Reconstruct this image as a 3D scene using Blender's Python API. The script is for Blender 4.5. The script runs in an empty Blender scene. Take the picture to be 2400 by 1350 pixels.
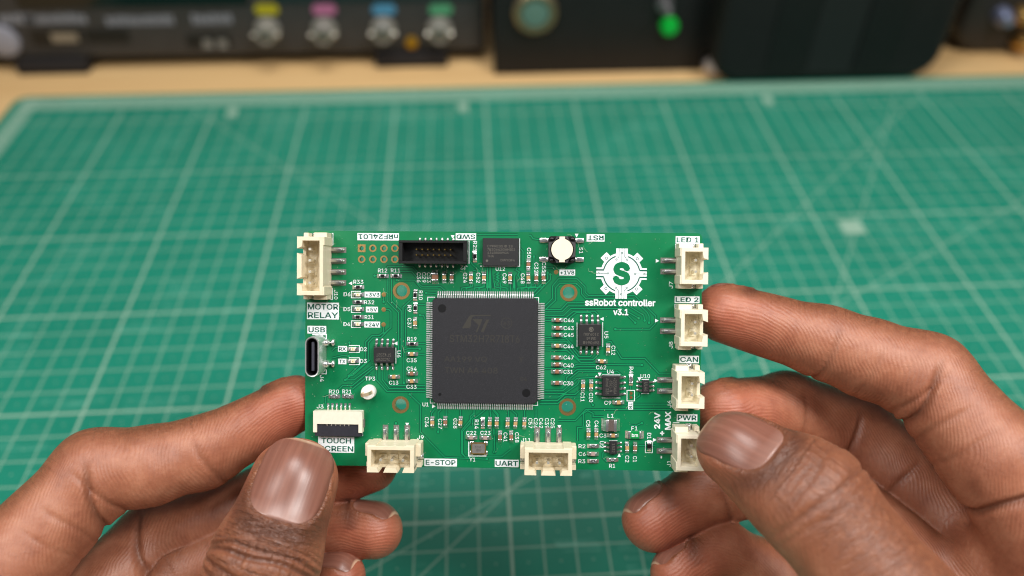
import bpy, bmesh, math, random
import numpy as np
from mathutils import Matrix, Vector

random.seed(7)
# ------------------------------------------------------------------ camera (1 unit = 1 cm)
SC = bpy.context.scene
COL = SC.collection
SC.unit_settings.system = 'METRIC'
SC.unit_settings.scale_length = 0.01
F = 1836.28                       # focal length in pixels of the 2400 px wide photograph
PITCH, YAW, ROLL, CAMH = 0.750412616, 0.0603874157, 0.00787550379, 22.44254
cp, sp, cy, sy = math.cos(PITCH), math.sin(PITCH), math.cos(YAW), math.sin(YAW)
fwd = Vector((sy * cp, cy * cp, -sp))
rgt = Vector((cy, -sy, 0))
upv = rgt.cross(fwd)
cr, sr = math.cos(ROLL), math.sin(ROLL)
rgt, upv = cr * rgt + sr * upv, -sr * rgt + cr * upv
CM = Matrix(((rgt.x, upv.x, -fwd.x, 0), (rgt.y, upv.y, -fwd.y, 0), (rgt.z, upv.z, -fwd.z, CAMH), (0, 0, 0, 1)))
cam = bpy.data.cameras.new('camera')
cam.sensor_width = 36
cam.lens = 36 * F / 2400
cam.clip_start, cam.clip_end = 0.5, 2000
cam.dof.use_dof = True
cam.dof.focus_distance = 17.55
cam.dof.aperture_fstop = cam.lens * 0.001 / 0.45      # 4.5 mm opening
cam.dof.aperture_blades = 0
co = bpy.data.objects.new('camera', cam)
COL.objects.link(co)
co.matrix_world = CM
SC.camera = co
# ------------------------------------------------------------------ light: two soft boxes over the bench and a dim room
W = bpy.data.worlds.new("World")
SC.world = W
W.use_nodes = True
W.node_tree.nodes['Background'].inputs[0].default_value = (0.93, 0.96, 1.0, 1)
W.node_tree.nodes['Background'].inputs[1].default_value = 0.11


def area(name, loc, target, size, power, color=(1, 1, 1)):
    l = bpy.data.lights.new(name, 'AREA')
    l.shape = 'RECTANGLE'
    l.size, l.size_y = size
    l.energy = power
    l.color = color
    o = bpy.data.objects.new(name, l)
    COL.objects.link(o)
    o.location = loc
    o.rotation_euler = (Vector(target) - Vector(loc)).to_track_quat('-Z', 'Y').to_euler()
    return o


area('softbox', (38, -6, 66), (1, 12, 7), (17, 25), 38500, (1.0, 0.975, 0.94))
area('softbox.001', (-36, -8, 64), (-1, 12, 7), (18, 26), 22500, (1.0, 0.98, 0.95))
area('ceiling_panel', (4, 20, 84), (0, 16, 0), (34, 28), 38000, (1.0, 0.985, 0.965))
SC.view_settings.view_transform = 'Standard'
SC.view_settings.look = 'None'
SC.view_settings.exposure = 0.0
SC.view_settings.gamma = 1.0
SC.render.engine = 'CYCLES'
SC.cycles.use_denoising = True
SC.cycles.adaptive_threshold = 0.006
SC.cycles.filter_width = 1.1
SC.cycles.max_bounces = 8
SC.cycles.sample_clamp_indirect = 6

# ------------------------------------------------------------------ helpers
MATS = {}


def hexl(c):
    return tuple(((v / 255) / 12.92 if v / 255 <= 0.04045 else ((v / 255 + 0.055) / 1.055) ** 2.4) for v in c) + (1,)


class NT:
    def __init__(s, m):
        s.t = m.node_tree
        s.n = s.t.nodes
        s.b = s.n['Principled BSDF']

    def add(s, kind, **kw):
        n = s.n.new(kind)
        for k, v in kw.items():
            setattr(n, k, v)
        return n

    def put(s, sock, v):
        if hasattr(v, 'links') or isinstance(v, bpy.types.NodeSocket):
            s.t.links.new(v, sock)
        else:
            sock.default_value = v

    def math(s, op, a, b=0.0, c=None, clamp=False):
        n = s.add('ShaderNodeMath', operation=op, use_clamp=clamp)
        s.put(n.inputs[0], a)
        s.put(n.inputs[1], b)
        if c is not None:
            s.put(n.inputs[2], c)
        return n.outputs[0]

    def mix(s, fac, a, b, mode='MIX'):
        n = s.add('ShaderNodeMix', data_type='RGBA', blend_type=mode)
        s.put(n.inputs[0], fac)
        s.put(n.inputs[6], a)
        s.put(n.inputs[7], b)
        return n.outputs[2]

    def noise(s, scale, detail=3.0, vec=None, rough=0.55):
        n = s.add('ShaderNodeTexNoise')
        n.inputs['Scale'].default_value = scale
        n.inputs['Detail'].default_value = detail
        n.inputs['Roughness'].default_value = rough
        if vec is not None:
            s.put(n.inputs['Vector'], vec)
        return n.outputs[0]

    def ramp(s, fac, stops):
        n = s.add('ShaderNodeValToRGB')
        e = n.color_ramp.elements
        while len(e) < len(stops):
            e.new(0.5)
        for q, (p, c) in zip(e, stops):
            q.position = p
            q.color = c if len(c) == 4 else tuple(c) + (1,)
        s.put(n.inputs[0], fac)
        return n.outputs[0]

    def bump(s, h, strength, dist, normal=None):
        n = s.add('ShaderNodeBump')
        n.inputs['Strength'].default_value = strength
        n.inputs['Distance'].default_value = dist
        s.put(n.inputs['Height'], h)
        if normal is not None:
            s.put(n.inputs['Normal'], normal)
        return n.outputs[0]

    def attr(s, name):
        return s.add('ShaderNodeAttribute', attribute_name=name).outputs['Fac']

    def obj(s):
        return s.add('ShaderNodeTexCoord').outputs['Object']


def mat(name, col, rough=0.5, metal=0.0, spec=0.5, var=0.12, nscale=12, bump=0.0, bscale=60, emit=0, coat=0.0):
    if name in MATS:
        return MATS[name]
    m = bpy.data.materials.new(name)
    m.use_nodes = True
    t = NT(m)
    c = hexl(col)
    o = t.obj()
    if var:
        f = t.noise(nscale, 4, o)
        lo = tuple(v * (1 - var) for v in c[:3]) + (1,)
        hi = tuple(min(1, v * (1 + var)) for v in c[:3]) + (1,)
        t.put(t.b.inputs['Base Color'], t.ramp(f, [(0.3, lo), (0.7, hi)]))
    else:
        t.b.inputs['Base Color'].default_value = c
    t.b.inputs['Roughness'].default_value = rough
    t.b.inputs['Metallic'].default_value = metal
    t.b.inputs['Specular IOR Level'].default_value = spec
    t.b.inputs['Coat Weight'].default_value = coat
    if bump:
        t.put(t.b.inputs['Normal'], t.bump(t.noise(bscale, 3, o), bump, 0.01))
    if emit:
        t.b.inputs['Emission Color'].default_value = c
        t.b.inputs['Emission Strength'].default_value = emit
    MATS[name] = m
    return m


def tag(o, label=None, cat=None, group=None, kind=None):
    for k, v in (('label', label), ('category', cat), ('group', group), ('kind', kind)):
        if v:
            o[k] = v
    return o


def link(name, me, parent=None, M=None):
    o = bpy.data.objects.new(name, me)
    COL.objects.link(o)
    if parent is not None:
        o.parent = parent
    if M is not None:
        o.matrix_local = M
    return o


def mesh(name, bm, m, smooth=False, ang=None):
    me = bpy.data.meshes.new(name)
    bm.normal_update()
    bm.to_mesh(me)
    bm.free()
    for q in (m if isinstance(m, (list, tuple)) else [m]):
        me.materials.append(q)
    if smooth:
        me.shade_smooth()
        if ang:
            me.set_sharp_from_angle(angle=math.radians(ang))
    return me


def box(bm, x0, x1, y0, y1, z0, z1, bev=0.0, mi=0, seg=1):
    r = bmesh.ops.create_cube(bm, size=1)
    vs = r['verts']
    for v in vs:
        v.co = Vector((x0 + (v.co.x + .5) * (x1 - x0), y0 + (v.co.y + .5) * (y1 - y0), z0 + (v.co.z + .5) * (z1 - z0)))
    fs = {f for v in vs for f in v.link_faces}
    for f in fs:
        f.material_index = mi
    if bev:
        es = list({e for v in vs for e in v.link_edges})
        b = bmesh.ops.bevel(bm, geom=es, offset=bev, segments=seg, affect='EDGES', profile=.5)
        for f in b['faces']:
            f.material_index = mi
    return vs


def prism(bm, pts, z0, z1, mi=0, axis='z'):
    """extrude a closed outline between two heights"""
    def P(x, y, z):
        return (x, y, z) if axis == 'z' else ((x, z, y) if axis == 'y' else (z, x, y))
    a = [bm.verts.new(P(x, y, z0)) for x, y in pts]
    b = [bm.verts.new(P(x, y, z1)) for x, y in pts]
    n = len(pts)
    fs = [bm.faces.new(a[::-1]), bm.faces.new(b)]
    for i in range(n):
        fs.append(bm.faces.new((a[i], a[(i + 1) % n], b[(i + 1) % n], b[i])))
    for f in fs:
        f.material_index = mi
    bmesh.ops.recalc_face_normals(bm, faces=fs)
    return fs


def lathe(bm, prof, n=24, cx=0, cy=0, mi=0, caps=True):
    """prof: (radius, z) pairs, bottom to top"""
    rings = [[bm.verts.new((cx + r * math.cos(2 * math.pi * i / n), cy + r * math.sin(2 * math.pi * i / n), z)) for i in range(n)] for r, z in prof]
    for a, b in zip(rings, rings[1:]):
        for i in range(n):
            f = bm.faces.new((a[i], a[(i + 1) % n], b[(i + 1) % n], b[i]))
            f.material_index = mi
    if caps:
        bm.faces.new(rings[0][::-1]).material_index = mi
        bm.faces.new(rings[-1]).material_index = mi


def ring(bm, r0, r1, z0, z1, n=28, cx=0, cy=0, mi=0):
    """a flat washer"""
    lathe_pts = [(r0, z0), (r1, z0), (r1, z1), (r0, z1), (r0, z0)]
    lathe(bm, lathe_pts[::-1], n, cx, cy, mi, caps=False)
    bmesh.ops.remove_doubles(bm, verts=bm.verts[:], dist=1e-5)


def blob(bm, c, r, n=10, mi=0):
    q = bmesh.ops.create_uvsphere(bm, u_segments=n, v_segments=max(6, n // 2 + 2), radius=1)
    for v in q['verts']:
        v.co = Vector((c[0] + v.co.x * r[0], c[1] + v.co.y * r[1], c[2] + v.co.z * r[2]))
    for f in {f for v in q['verts'] for f in v.link_faces}:
        f.material_index = mi
        f.smooth = True


def rrect(w, h, r, n=6):
    p = []
    for cx, cy, a0 in ((w / 2 - r, h / 2 - r, 0), (-w / 2 + r, h / 2 - r, 90), (-w / 2 + r, -h / 2 + r, 180), (w / 2 - r, -h / 2 + r, 270)):
        for i in range(n + 1):
            a = math.radians(a0 + 90 * i / n)
            p.append((cx + r * math.cos(a), cy + r * math.sin(a)))
    return p


def circ(r, n=24, cx=0, cy=0):
    return [(cx + r * math.cos(2 * math.pi * i / n), cy + r * math.sin(2 * math.pi * i / n)) for i in range(n)]


def planar(name, loops, z0, z1, m):
    """a flat sheet or slab with holes: the first loop is the outline, the others are cut out"""
    cu = bpy.data.curves.new(name, 'CURVE')
    cu.dimensions = '2D'
    cu.fill_mode = 'BOTH'
    cu.extrude = (z1 - z0) / 2
    for lp in loops:
        s = cu.splines.new('POLY')
        s.points.add(len(lp) - 1)
        for p, (x, y) in zip(s.points, lp):
            p.co = (x, y, 0, 1)
        s.use_cyclic_u = True
    o = bpy.data.objects.new(name, cu)
    COL.objects.link(o)
    dg = bpy.context.evaluated_depsgraph_get()
    me = bpy.data.meshes.new_from_object(o.evaluated_get(dg))
    bpy.data.objects.remove(o)
    bpy.data.curves.remove(cu)
    me.transform(Matrix.Translation((0, 0, (z0 + z1) / 2)))
    me.materials.clear()
    me.materials.append(m)
    me.name = name
    return me


def ray(px, py):
    """world direction through a point of the photograph"""
    return (rgt * (px - 1200) - upv * (py - 675) + fwd * F)


def on_ground(px, py, z=0.0):
    d = ray(px, py)
    t = (z - CAMH) / d.z
    return Vector((d.x * t, d.y * t, z))


def at_y(px, py, Y):
    d = ray(px, py)
    t = Y / d.y
    return Vector((d.x * t, Y, CAMH + d.z * t))


# ------------------------------------------------------------------ desk
def wood():
    m = bpy.data.materials.new('pale_wood')
    m.use_nodes = True
    t = NT(m)
    mp = t.add('ShaderNodeMapping')
    mp.inputs['Scale'].default_value = (0.05, 1.6, 1)
    t.put(mp.inputs['Vector'], t.obj())
    a = t.noise(1.3, 6, mp.outputs[0], 0.6)
    mp2 = t.add('ShaderNodeMapping')
    mp2.inputs['Scale'].default_value = (0.4, 14, 1)
    t.put(mp2.inputs['Vector'], t.obj())
    b = t.noise(1.0, 3, mp2.outputs[0])
    c = t.ramp(a, [(0.3, hexl((222, 180, 122))), (0.7, hexl((238, 202, 146)))])
    c = t.mix(t.math('MULTIPLY', b, 0.35), c, hexl((170, 124, 74)))
    t.put(t.b.inputs['Base Color'], c)
    t.b.inputs['Roughness'].default_value = 0.42
    t.put(t.b.inputs['Normal'], t.bump(b, 0.15, 0.02))
    return m


bm = bmesh.new()
box(bm, -90, 110, -30, 95, -3.2, -0.30, 0.2, 0, 2)
desk = link('desk_surface', mesh('desk_surface', bm, wood(), True, 40))
tag(desk, kind='structure')

# ------------------------------------------------------------------ cutting mat, 1 cm grid printed on it
UX, VY = 24.216866, 28.236414      # printed grid: u = X + UX (from the 0 line), v = VY - Y


def mat_green():
    m = bpy.data.materials.new('cutting_mat_print')
    m.use_nodes = True
    t = NT(m)
    sx = t.add('ShaderNodeSeparateXYZ')
    t.put(sx.inputs[0], t.obj())
    X = t.math('ADD', sx.outputs[0], UX)
    V = t.math('SUBTRACT', VY, sx.outputs[1])

    def near(v, per, half, off=0.0):
        # 1 within half a line width of a multiple of per
        q = t.math('ADD', v, per * 0.5 + off)
        q = t.math('FLOORED_MODULO', q, per)
        q = t.math('ABSOLUTE', t.math('SUBTRACT', q, per * 0.5))
        return t.math('LESS_THAN', q, half)

    thin = t.math('MAXIMUM', near(X, 1, 0.031), near(V, 1, 0.031))
    bold = t.math('MAXIMUM', near(X, 5, 0.047), near(V, 5, 0.047))
    g = t.math('MAXIMUM', t.math('MULTIPLY', thin, 0.66), bold)
    # small dots in the middle of each square
    dx = t.math('SUBTRACT', t.math('FRACT', X), 0.5)
    dy = t.math('SUBTRACT', t.math('FRACT', t.math('ADD', V, 40.0)), 0.5)
    rr = t.math('SQRT', t.math('ADD', t.math('MULTIPLY', dx, dx), t.math('MULTIPLY', dy, dy)))
    g = t.math('MAXIMUM', g, t.math('MULTIPLY', t.math('LESS_THAN', rr, 0.035), 0.6))
    # diagonals at 45 and 60 degrees

    def diag(nx, ny, c, half):
        q = t.math('ADD', t.math('MULTIPLY', X, nx), t.math('MULTIPLY', V, ny))
        return t.math('LESS_THAN', t.math('ABSOLUTE', t.math('SUBTRACT', q, c)), half)
    for nx, ny, c in ((0.7071, 0.7071, 0.7071 * 39.0), (0.5, 0.866, 24.6), (0.7071, -0.7071, 0.7071 * 20), (0.866, 0.5, 36.6)):
        g = t.math('MAXIMUM', g, t.math('MULTIPLY', diag(nx, ny, c, 0.035), 0.6))
    # inside the border only
    ins = t.math('MULTIPLY', t.math('GREATER_THAN', X, 0.0), t.math('GREATER_THAN', V, -11.25))
    g = t.math('MULTIPLY', g, ins)
    # ruler band along the far edge and the near-side edge: fine ticks between two lines
    tickx = t.math('MULTIPLY', near(X, 0.1, 0.038), t.math('MULTIPLY', t.math('GREATER_THAN', V, -12.7), t.math('LESS_THAN', V, -11.45)))
    ticky = t.math('MULTIPLY', near(V, 0.1, 0.038), t.math('MULTIPLY', t.math('GREATER_THAN', X, -0.85), t.math('LESS_THAN', X, 0.1)))
    tick = t.math('MULTIPLY', t.math('MAXIMUM', t.math('MULTIPLY', tickx, t.math('GREATER_THAN', X, -0.85)), t.math('MULTIPLY', ticky, t.math('GREATER_THAN', V, -12.7))), 1.0)
    # printed angle figures, seen only as pale marks

    def mark(cx, cv, hx, hv):
        return t.math('MULTIPLY', t.math('LESS_THAN', t.math('ABSOLUTE', t.math('SUBTRACT', X, cx)), hx), t.math('LESS_THAN', t.math('ABSOLUTE', t.math('SUBTRACT', V, cv)), hv))
    for cx in (11.06, 23.75, 41.04):
        g = t.math('MAXIMUM', g, mark(cx, -10.75, 0.28, 0.45))
    g = t.math('MAXIMUM', g, mark(41.55, 0.86, 0.5, 0.5))
    n = t.noise(0.25, 4, t.obj())
    base = t.ramp(n, [(0.3, hexl((10, 119, 96))), (0.7, hexl((15, 127, 103)))])
    scr = t.noise(3.0, 6, t.obj(), 0.7)
    c = t.mix(t.math('MAXIMUM', t.math('MULTIPLY', g, 0.6), t.math('MULTIPLY', tick, 0.55)), base, hexl((176, 196, 176)))
    # old knife cuts and scuffs
    for k, (ang, st) in enumerate(((0.35, 0.30), (1.25, 0.22), (2.2, 0.25))):
        mp = t.add('ShaderNodeMapping')
        mp.inputs['Rotation'].default_value = (0, 0, ang)
        mp.inputs['Scale'].default_value = (0.05, 2.4, 1)
        mp.inputs['Location'].default_value = (k * 3.1, k * 5.7, 0)
        t.put(mp.inputs['Vector'], t.obj())
        q = t.noise(1.0, 2, mp.outputs[0], 0.5)
        q = t.math('LESS_THAN', t.math('ABSOLUTE', t.math('SUBTRACT', q, 0.5)), 0.006)
        q = t.math('MULTIPLY', q, t.math('MULTIPLY', t.math('GREATER_THAN', t.noise(0.35, 2, t.obj()), 0.56), st))
        c = t.mix(q, c, hexl((120, 186, 165)))
    t.put(t.b.inputs['Base Color'], c)
    t.put(t.b.inputs['Roughness'], t.math('ADD', 0.42, t.math('MULTIPLY', scr, 0.2)))
    t.b.inputs['Specular IOR Level'].default_value = 0.45
    t.put(t.b.inputs['Normal'], t.bump(t.noise(14, 3, t.obj()), 0.12, 0.02))
    return m


bm = bmesh.new()
mx0, mx1, my0, my1 = -1.35 - UX, 62.0 - UX, VY - 32.0, VY + 12.95
prism(bm, [(x + (mx0 + mx1) / 2, y + (my0 + my1) / 2) for x, y in rrect(mx1 - mx0, my1 - my0, 0.7)], -0.295, 0.0)
mt = link('cutting_mat', mesh('cutting_mat', bm, mat_green()))
tag(mt, 'green self-healing cutting mat with pale printed grid lying on the wooden desk', 'cutting mat')

# ------------------------------------------------------------------ bench equipment at the back
DZ = -0.30                         # desk top
M_panel = mat('charcoal_panel', (53, 53, 54), 0.5, 0, 0.4, 0.1, 1.5)
M_blackm = mat('matt_black', (26, 26, 27), 0.55, 0, 0.3, 0.1, 1.0, 0.1, 30)
M_blackg = mat('satin_black', (20, 21, 21), 0.6, 0, 0.28, 0.1, 1.0)
M_rubber = mat('rubber', (40, 37, 36), 0.8, 0, 0.2)
M_nick = mat('nickel', (226, 222, 210), 0.36, 0.75, 0.5, 0.05)
M_brass = mat('brass', (200, 160, 95), 0.3, 1.0, 0.5, 0.08)
M_screen = mat('dark_glass', (4, 14, 16), 0.12, 0, 0.5, 0)
M_print = mat('pale_print', (128, 130, 138), 0.6, 0, 0.3, 0)


def facing_cylinder(prof, n=28):
    """a lathe whose axis points at the viewer's side (-Y)"""
    b = bmesh.new()
    lathe(b, prof, n)
    b.transform(Matrix.Rotation(math.pi / 2, 4, 'X'))
    return b


# oscilloscope
Y0 = 44.7
p_bl = at_y(-260, 128, Y0)
p_br = at_y(1138, 128, Y0)
zb = at_y(600, 132, Y0).z
ztop = zb + 17
scope = bpy.data.objects.new('oscilloscope', None)
COL.objects.link(scope)
scope.location = ((p_bl.x + p_br.x) / 2, Y0 + 5, DZ)
tag(scope, 'dark grey oscilloscope with four colour-coded silver sockets, standing behind the mat', 'oscilloscope')


def wpart(name, bm, m, parent, smooth=False, ang=30):
    """a part given in world coordinates"""
    bm.transform(Matrix.Translation(-Vector(parent.location if parent.parent is None else parent.parent.location)))
    me = mesh(name, bm, m, smooth, ang)
    o = link(name, me, parent)
    if parent.parent is not None:
        pass
    return o


bm = bmesh.new()
box(bm, p_bl.x, p_br.x, Y0, Y0 + 13, zb, ztop, 0.35, 0, 3)
wpart('casing', bm, M_panel, scope, True)
bm = bmesh.new()
zs = at_y(600, 10, Y0).z
xs0, xs1 = at_y(40, 5, Y0).x, at_y(585, 5, Y0).x
box(bm, xs0, xs1, Y0 - 0.12, Y0 + 0.1, zs, ztop - 1, 0.06)
wpart('screen', bm, M_screen, scope)
bm = bmesh.new()
box(bm, at_y(640, 5, Y0).x, p_br.x - 0.6, Y0 - 0.09, Y0 + 0.1, at_y(900, 3, Y0).z, ztop - 1, 0.06)
wpart('control_panel', bm, mat('teal_black', (16, 38, 42), 0.35), scope)
for x0, x1 in ((36, 205), (880, 1050)):
    a = at_y(x0, 150, Y0 - 0.2)
    b = at_y(x1, 150, Y0 - 0.2)
    bm = bmesh.new()
    box(bm, a.x, b.x, Y0 - 0.45, Y0 + 2.2, DZ, zb + 0.1, 0.15, 0, 2)
    wpart('foot', bm, M_rubber, scope, True)
for (px, py), c, tab in zip(((622, 84), (757, 84), (897, 82), (1030, 82)), ('yellow', 'pink', 'blue', 'green'),
                            ((170, 160, 24), (176, 104, 140), (76, 138, 172), (78, 150, 108))):
    q = at_y(px, py, Y0 - 0.9)
    root = wpart('input_socket', facing_cylinder([(0.72, 0.0), (0.72, 0.15), (0.54, 0.2), (0.52, 0.95), (0.48, 1.1), (0.36, 1.13), (0.34, 0.55), (0.05, 0.5)]), mat('satin_chrome', (158, 154, 146), 0.42, 0.45, 0.5, 0.05), scope, True, 40)
    root.location = Vector((q.x, Y0 - 0.0, q.z)) - Vector(scope.location)
    root.data.transform(Matrix.Translation(Vector(scope.location)))
    for sgn in (-1, 1):
        b2 = facing_cylinder([(0.11, 0), (0.11, 0.22)], 10)
        b2.transform(Matrix.Rotation(math.pi / 2 * sgn, 4, 'Z'))
        b2.transform(Matrix.Translation((sgn * 0.56, -0.8, 0)))
        link('bayonet_lug', mesh('bayonet_lug', b2, M_nick), root)
    b2 = facing_cylinder([(0.1, 0.5), (0.1, 0.95)], 10)
    link('centre_pin', mesh('centre_pin', b2, M_brass), root)
    q = at_y(px + 3, 22, Y0)
    b2 = bmesh.new()
    prism(b2, [(q.x + x, q.z + z) for x, z in rrect(1.35, 0.62, 0.28)], Y0 - 0.05, Y0 + 0.02, 0, 'y')
    wpart('channel_marker', b2, mat('marker_' + c, tab, 0.5, 0, 0.4, 0), scope)
q = at_y(965, 97, Y0)
wq = wpart('ground_tab', facing_cylinder([(0.34, 0), (0.34, 0.25), (0.2, 0.3)]), mat('amber', (176, 132, 26), 0.45, 0.6), scope, True, 40)
wq.location = Vector((q.x, Y0, q.z)) - Vector(scope.location)
wq.data.transform(Matrix.Translation(Vector(scope.location)))
for px, py, w in ((98, 45, 3.3), (143, 45, 0), (300, 48, 3.9), (470, 45, 2.4), (10, 45, 2.0)):
    if not w:
        continue
    q = at_y(px + 30, py, Y0)
    b2 = bmesh.new()
    x = q.x - w / 2
    while x < q.x + w / 2 - 0.1:
        s = random.uniform(0.18, 0.3)
        box(b2, x, x + s, Y0 - 0.012, Y0 + 0.01, q.z - 0.26, q.z + random.uniform(0.2, 0.34))
        x += s + 0.09
    wpart('printed_caption', b2, M_print, scope)
for (px, py, w, h) in ((133, 88, 2.9, 1.0), (252, 84, 2.5, 0.9), (490, 96, 2.6, 0.9)):
    q = at_y(px, py, Y0)
    b2 = bmesh.new()
    box(b2, q.x - w / 2, q.x + w / 2, Y0 - 0.03, Y0 + 0.02, q.z - h / 2, q.z + h / 2, 0.01)
    s = wpart('port', b2, mat('port_black', (8, 8, 9), 0.5), scope)
    b2 = bmesh.new()
    if px == 490:
        for dx in (-0.1, 0.75):
            b4 = bmesh.new()
            box(b4, q.x + dx - 0.28, q.x + dx + 0.28, Y0 - 0.06, Y0 - 0.02, q.z - 0.42, q.z + 0.1, 0.05)
            wpart('contact', b4, mat('port_metal', (120, 118, 112), 0.5), s)
        b2.free()
        continue
    else:
        if px == 252:
            b2.free()
            continue
        box(b2, q.x - 0.3, q.x + 1.2, Y0 - 0.05, Y0 - 0.02, q.z - 0.28, q.z + 0.25, 0.02)
        mm = mat('port_tongue', (134, 122, 104), 0.5)
    wpart('contact', b2, mm, s)
q = at_y(8, 95, Y0)
wq = wpart('power_button', facing_cylinder([(0.95, 0), (0.9, 0.2), (0.7, 0.28)]), mat('pale_button', (140, 140, 150), 0.5), scope, True, 40)
wq.location = Vector((q.x, Y0, q.z)) - Vector(scope.location)
wq.data.transform(Matrix.Translation(Vector(scope.location)))

# black power box
Y1 = 43.1
a, b = at_y(1158, 160, Y1), at_y(1646, 160, Y1)
pbx = bpy.data.objects.new('power_box', None)
COL.objects.link(pbx)
pbx.location = ((a.x + b.x) / 2, Y1 + 5, DZ)
tag(pbx, 'black metal box with a round brass socket and a lit green button', 'instrument box')
bm = bmesh.new()
box(bm, a.x, b.x, Y1, Y1 + 12, DZ, DZ + 13, 0.12, 0, 2)
wpart('casing', bm, M_blackm, pbx, True)


def knob(name, px, py, Y, parent, prof, m):
    q = at_y(px, py, Y)
    o = wpart(name, facing_cylinder(prof), m, parent, True, 40)
    o.location = Vector((q.x, Y, q.z)) - Vector(parent.location)
    o.data.transform(Matrix.Translation(Vector(parent.location)))
    return o


s = knob('round_socket', 1254, 25, Y1, pbx, [(1.25, 0), (1.25, 0.35), (1.1, 0.5), (0.85, 0.5), (0.8, 0.1), (0.05, 0.1)], mat('worn_brass', (150, 132, 104), 0.4, 0.8))
b2 = facing_cylinder([(0.78, 0.1), (0.78, 0.42), (0.05, 0.46)])
link('socket_insert', mesh('socket_insert', b2, mat('teal_insert', (92, 122, 110), 0.4)), s)
knob('indicator_button', 1567, 57, Y1, pbx, [(0.50, 0), (0.50, 0.4), (0.42, 0.55), (0.18, 0.6)], mat('lit_green', (6, 160, 50), 0.3, 0, 0.5, 0, emit=0.25))
s = knob('toggle_switch', 1556, 6, Y1, pbx, [(0.45, 0), (0.45, 0.4), (0.2, 0.5), (0.16, 1.2), (0.24, 1.4), (0.1, 1.5)], mat('toggle_metal', (120, 118, 120), 0.4, 0.7))

# black rounded device standing over the far edge of the mat
Y2 = 40.75
a, b = at_y(1668, 178, Y2), at_y(2196, 178, Y2)
zb2 = 0.0
dev = bpy.data.objects.new('bench_speaker', None)
COL.objects.link(dev)
dev.name = 'rounded_device'
dev.location = ((a.x + b.x) / 2, Y2 + 5, 0)
tag(dev, 'tall black rounded device with a vertical channel, standing on the far edge of the mat', 'device')
w, cx = b.x - a.x, (a.x + b.x) / 2
bm = bmesh.new()
prism(bm, [(cx + x, 0.0 + 8 + z) for x, z in rrect(w, 16, 1.7, 10)], Y2, Y2 + 9, 0, 'y')
es = [e for e in bm.edges if abs(e.verts[0].co.y - Y2) < 1e-4 and abs(e.verts[1].co.y - Y2) < 1e-4]
bmesh.ops.bevel(bm, geom=es, offset=0.8, segments=5, affect='EDGES', profile=.5)
wpart('casing', bm, M_blackg, dev, True, 50)
bm = bmesh.new()
x0, x1 = at_y(1905, 100, Y2).x, at_y(2010, 100, Y2).x
box(bm, x0, x1, Y2 - 0.05, Y2 + 1.0, 0.7, 15.3, 0.04)
wpart('front_channel', bm, mat('channel_black', (12, 13, 14), 0.6), dev)
bm = bmesh.new()
box(bm, x0 - 2.4, x0 - 0.15, Y2 - 0.09, Y2 + 1.0, 0.8, 15.2, 0.06, 0, 2)
wpart('trim_strip', bm, M_blackg, dev, True)
bm = bmesh.new()
box(bm, x1 + 0.15, x1 + 2.4, Y2 - 0.09, Y2 + 1.0, 0.8, 15.2, 0.06, 0, 2)
wpart('trim_strip', bm, M_blackg, dev, True)

# dark unit with brass terminals at the far end
Y3 = 44.5
a = at_y(2236, 100, Y3)
tb = bpy.data.objects.new('terminal_unit', None)
COL.objects.link(tb)
tb.location = (a.x + 6, Y3 + 4, DZ)
tag(tb, 'black rounded unit with brass terminals, beyond the tall rounded device', 'instrument')
bm = bmesh.new()
prism(bm, [(a.x + 6 + x, DZ + 6 + z) for x, z in rrect(12, 12, 1.9, 10)], Y3, Y3 + 8, 0, 'y')
es = [e for e in bm.edges if abs(e.verts[0].co.y - Y3) < 1e-4 and abs(e.verts[1].co.y - Y3) < 1e-4]
bmesh.ops.bevel(bm, geom=es, offset=0.5, segments=4, affect='EDGES', profile=.5)
wpart('casing', bm, mat('warm_black', (34, 31, 29), 0.5), tb, True, 50)
for px, py, m_ in ((2388, 92, M_brass), (2392, 32, M_brass), (2345, 34, mat('blue_steel', (150, 158, 190), 0.3, 0.8))):
    knob('terminal', px, py, Y3, tb, [(0.55, 0), (0.55, 0.6), (0.4, 0.8), (0.3, 1.1), (0.1, 1.15)], m_)
# small pale plug on the desk
q = on_ground(1682, 172, DZ)
bm = bmesh.new()
box(bm, q.x - 0.75, q.x + 0.75, q.y, q.y + 1.6, DZ + 0.003, DZ + 0.55, 0.12, 0, 2)
box(bm, q.x - 0.45, q.x + 0.45, q.y - 0.3, q.y, DZ + 0.1, DZ + 0.42, 0.06, 0, 2)
pl = link('cable_plug', mesh('cable_plug', bm, mat('plug_white', (226, 214, 205), 0.4), True, 40))
tag(pl, 'small whitish plug lying on the desk beside the black metal box', 'plug')

# ------------------------------------------------------------------ the circuit board, held facing the camera
BA, BB, BG = 0.0200249544, -0.0329692181, -0.00837436570
BT = Vector((-0.240074547, -1.41939721, -17.83))
BR = (Matrix.Rotation(BA, 4, 'X') @ Matrix.Rotation(BB, 4, 'Y') @ Matrix.Rotation(BG, 4, 'Z'))
BM = CM @ Matrix.Translation(BT) @ BR
BW, BH = 9.012, 5.386
bR3 = BR.to_3x3()


def L(px, py, h=0.0):
    """board coordinates (cm) of something seen at a point of the photograph, h above the board"""
    d = Vector(((px - 1200) / F, -(py - 675) / F, -1))
    n = bR3.col[2]
    t = (n.dot(BT) + h) / n.dot(d)
    return bR3.transposed() @ (d * t - BT)


board = bpy.data.objects.new('circuit_board', None)
COL.objects.link(board)
board.matrix_world = BM
tag(board, 'green circuit board with a large black chip and cream connectors, held up in two hands', 'circuit board')

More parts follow.
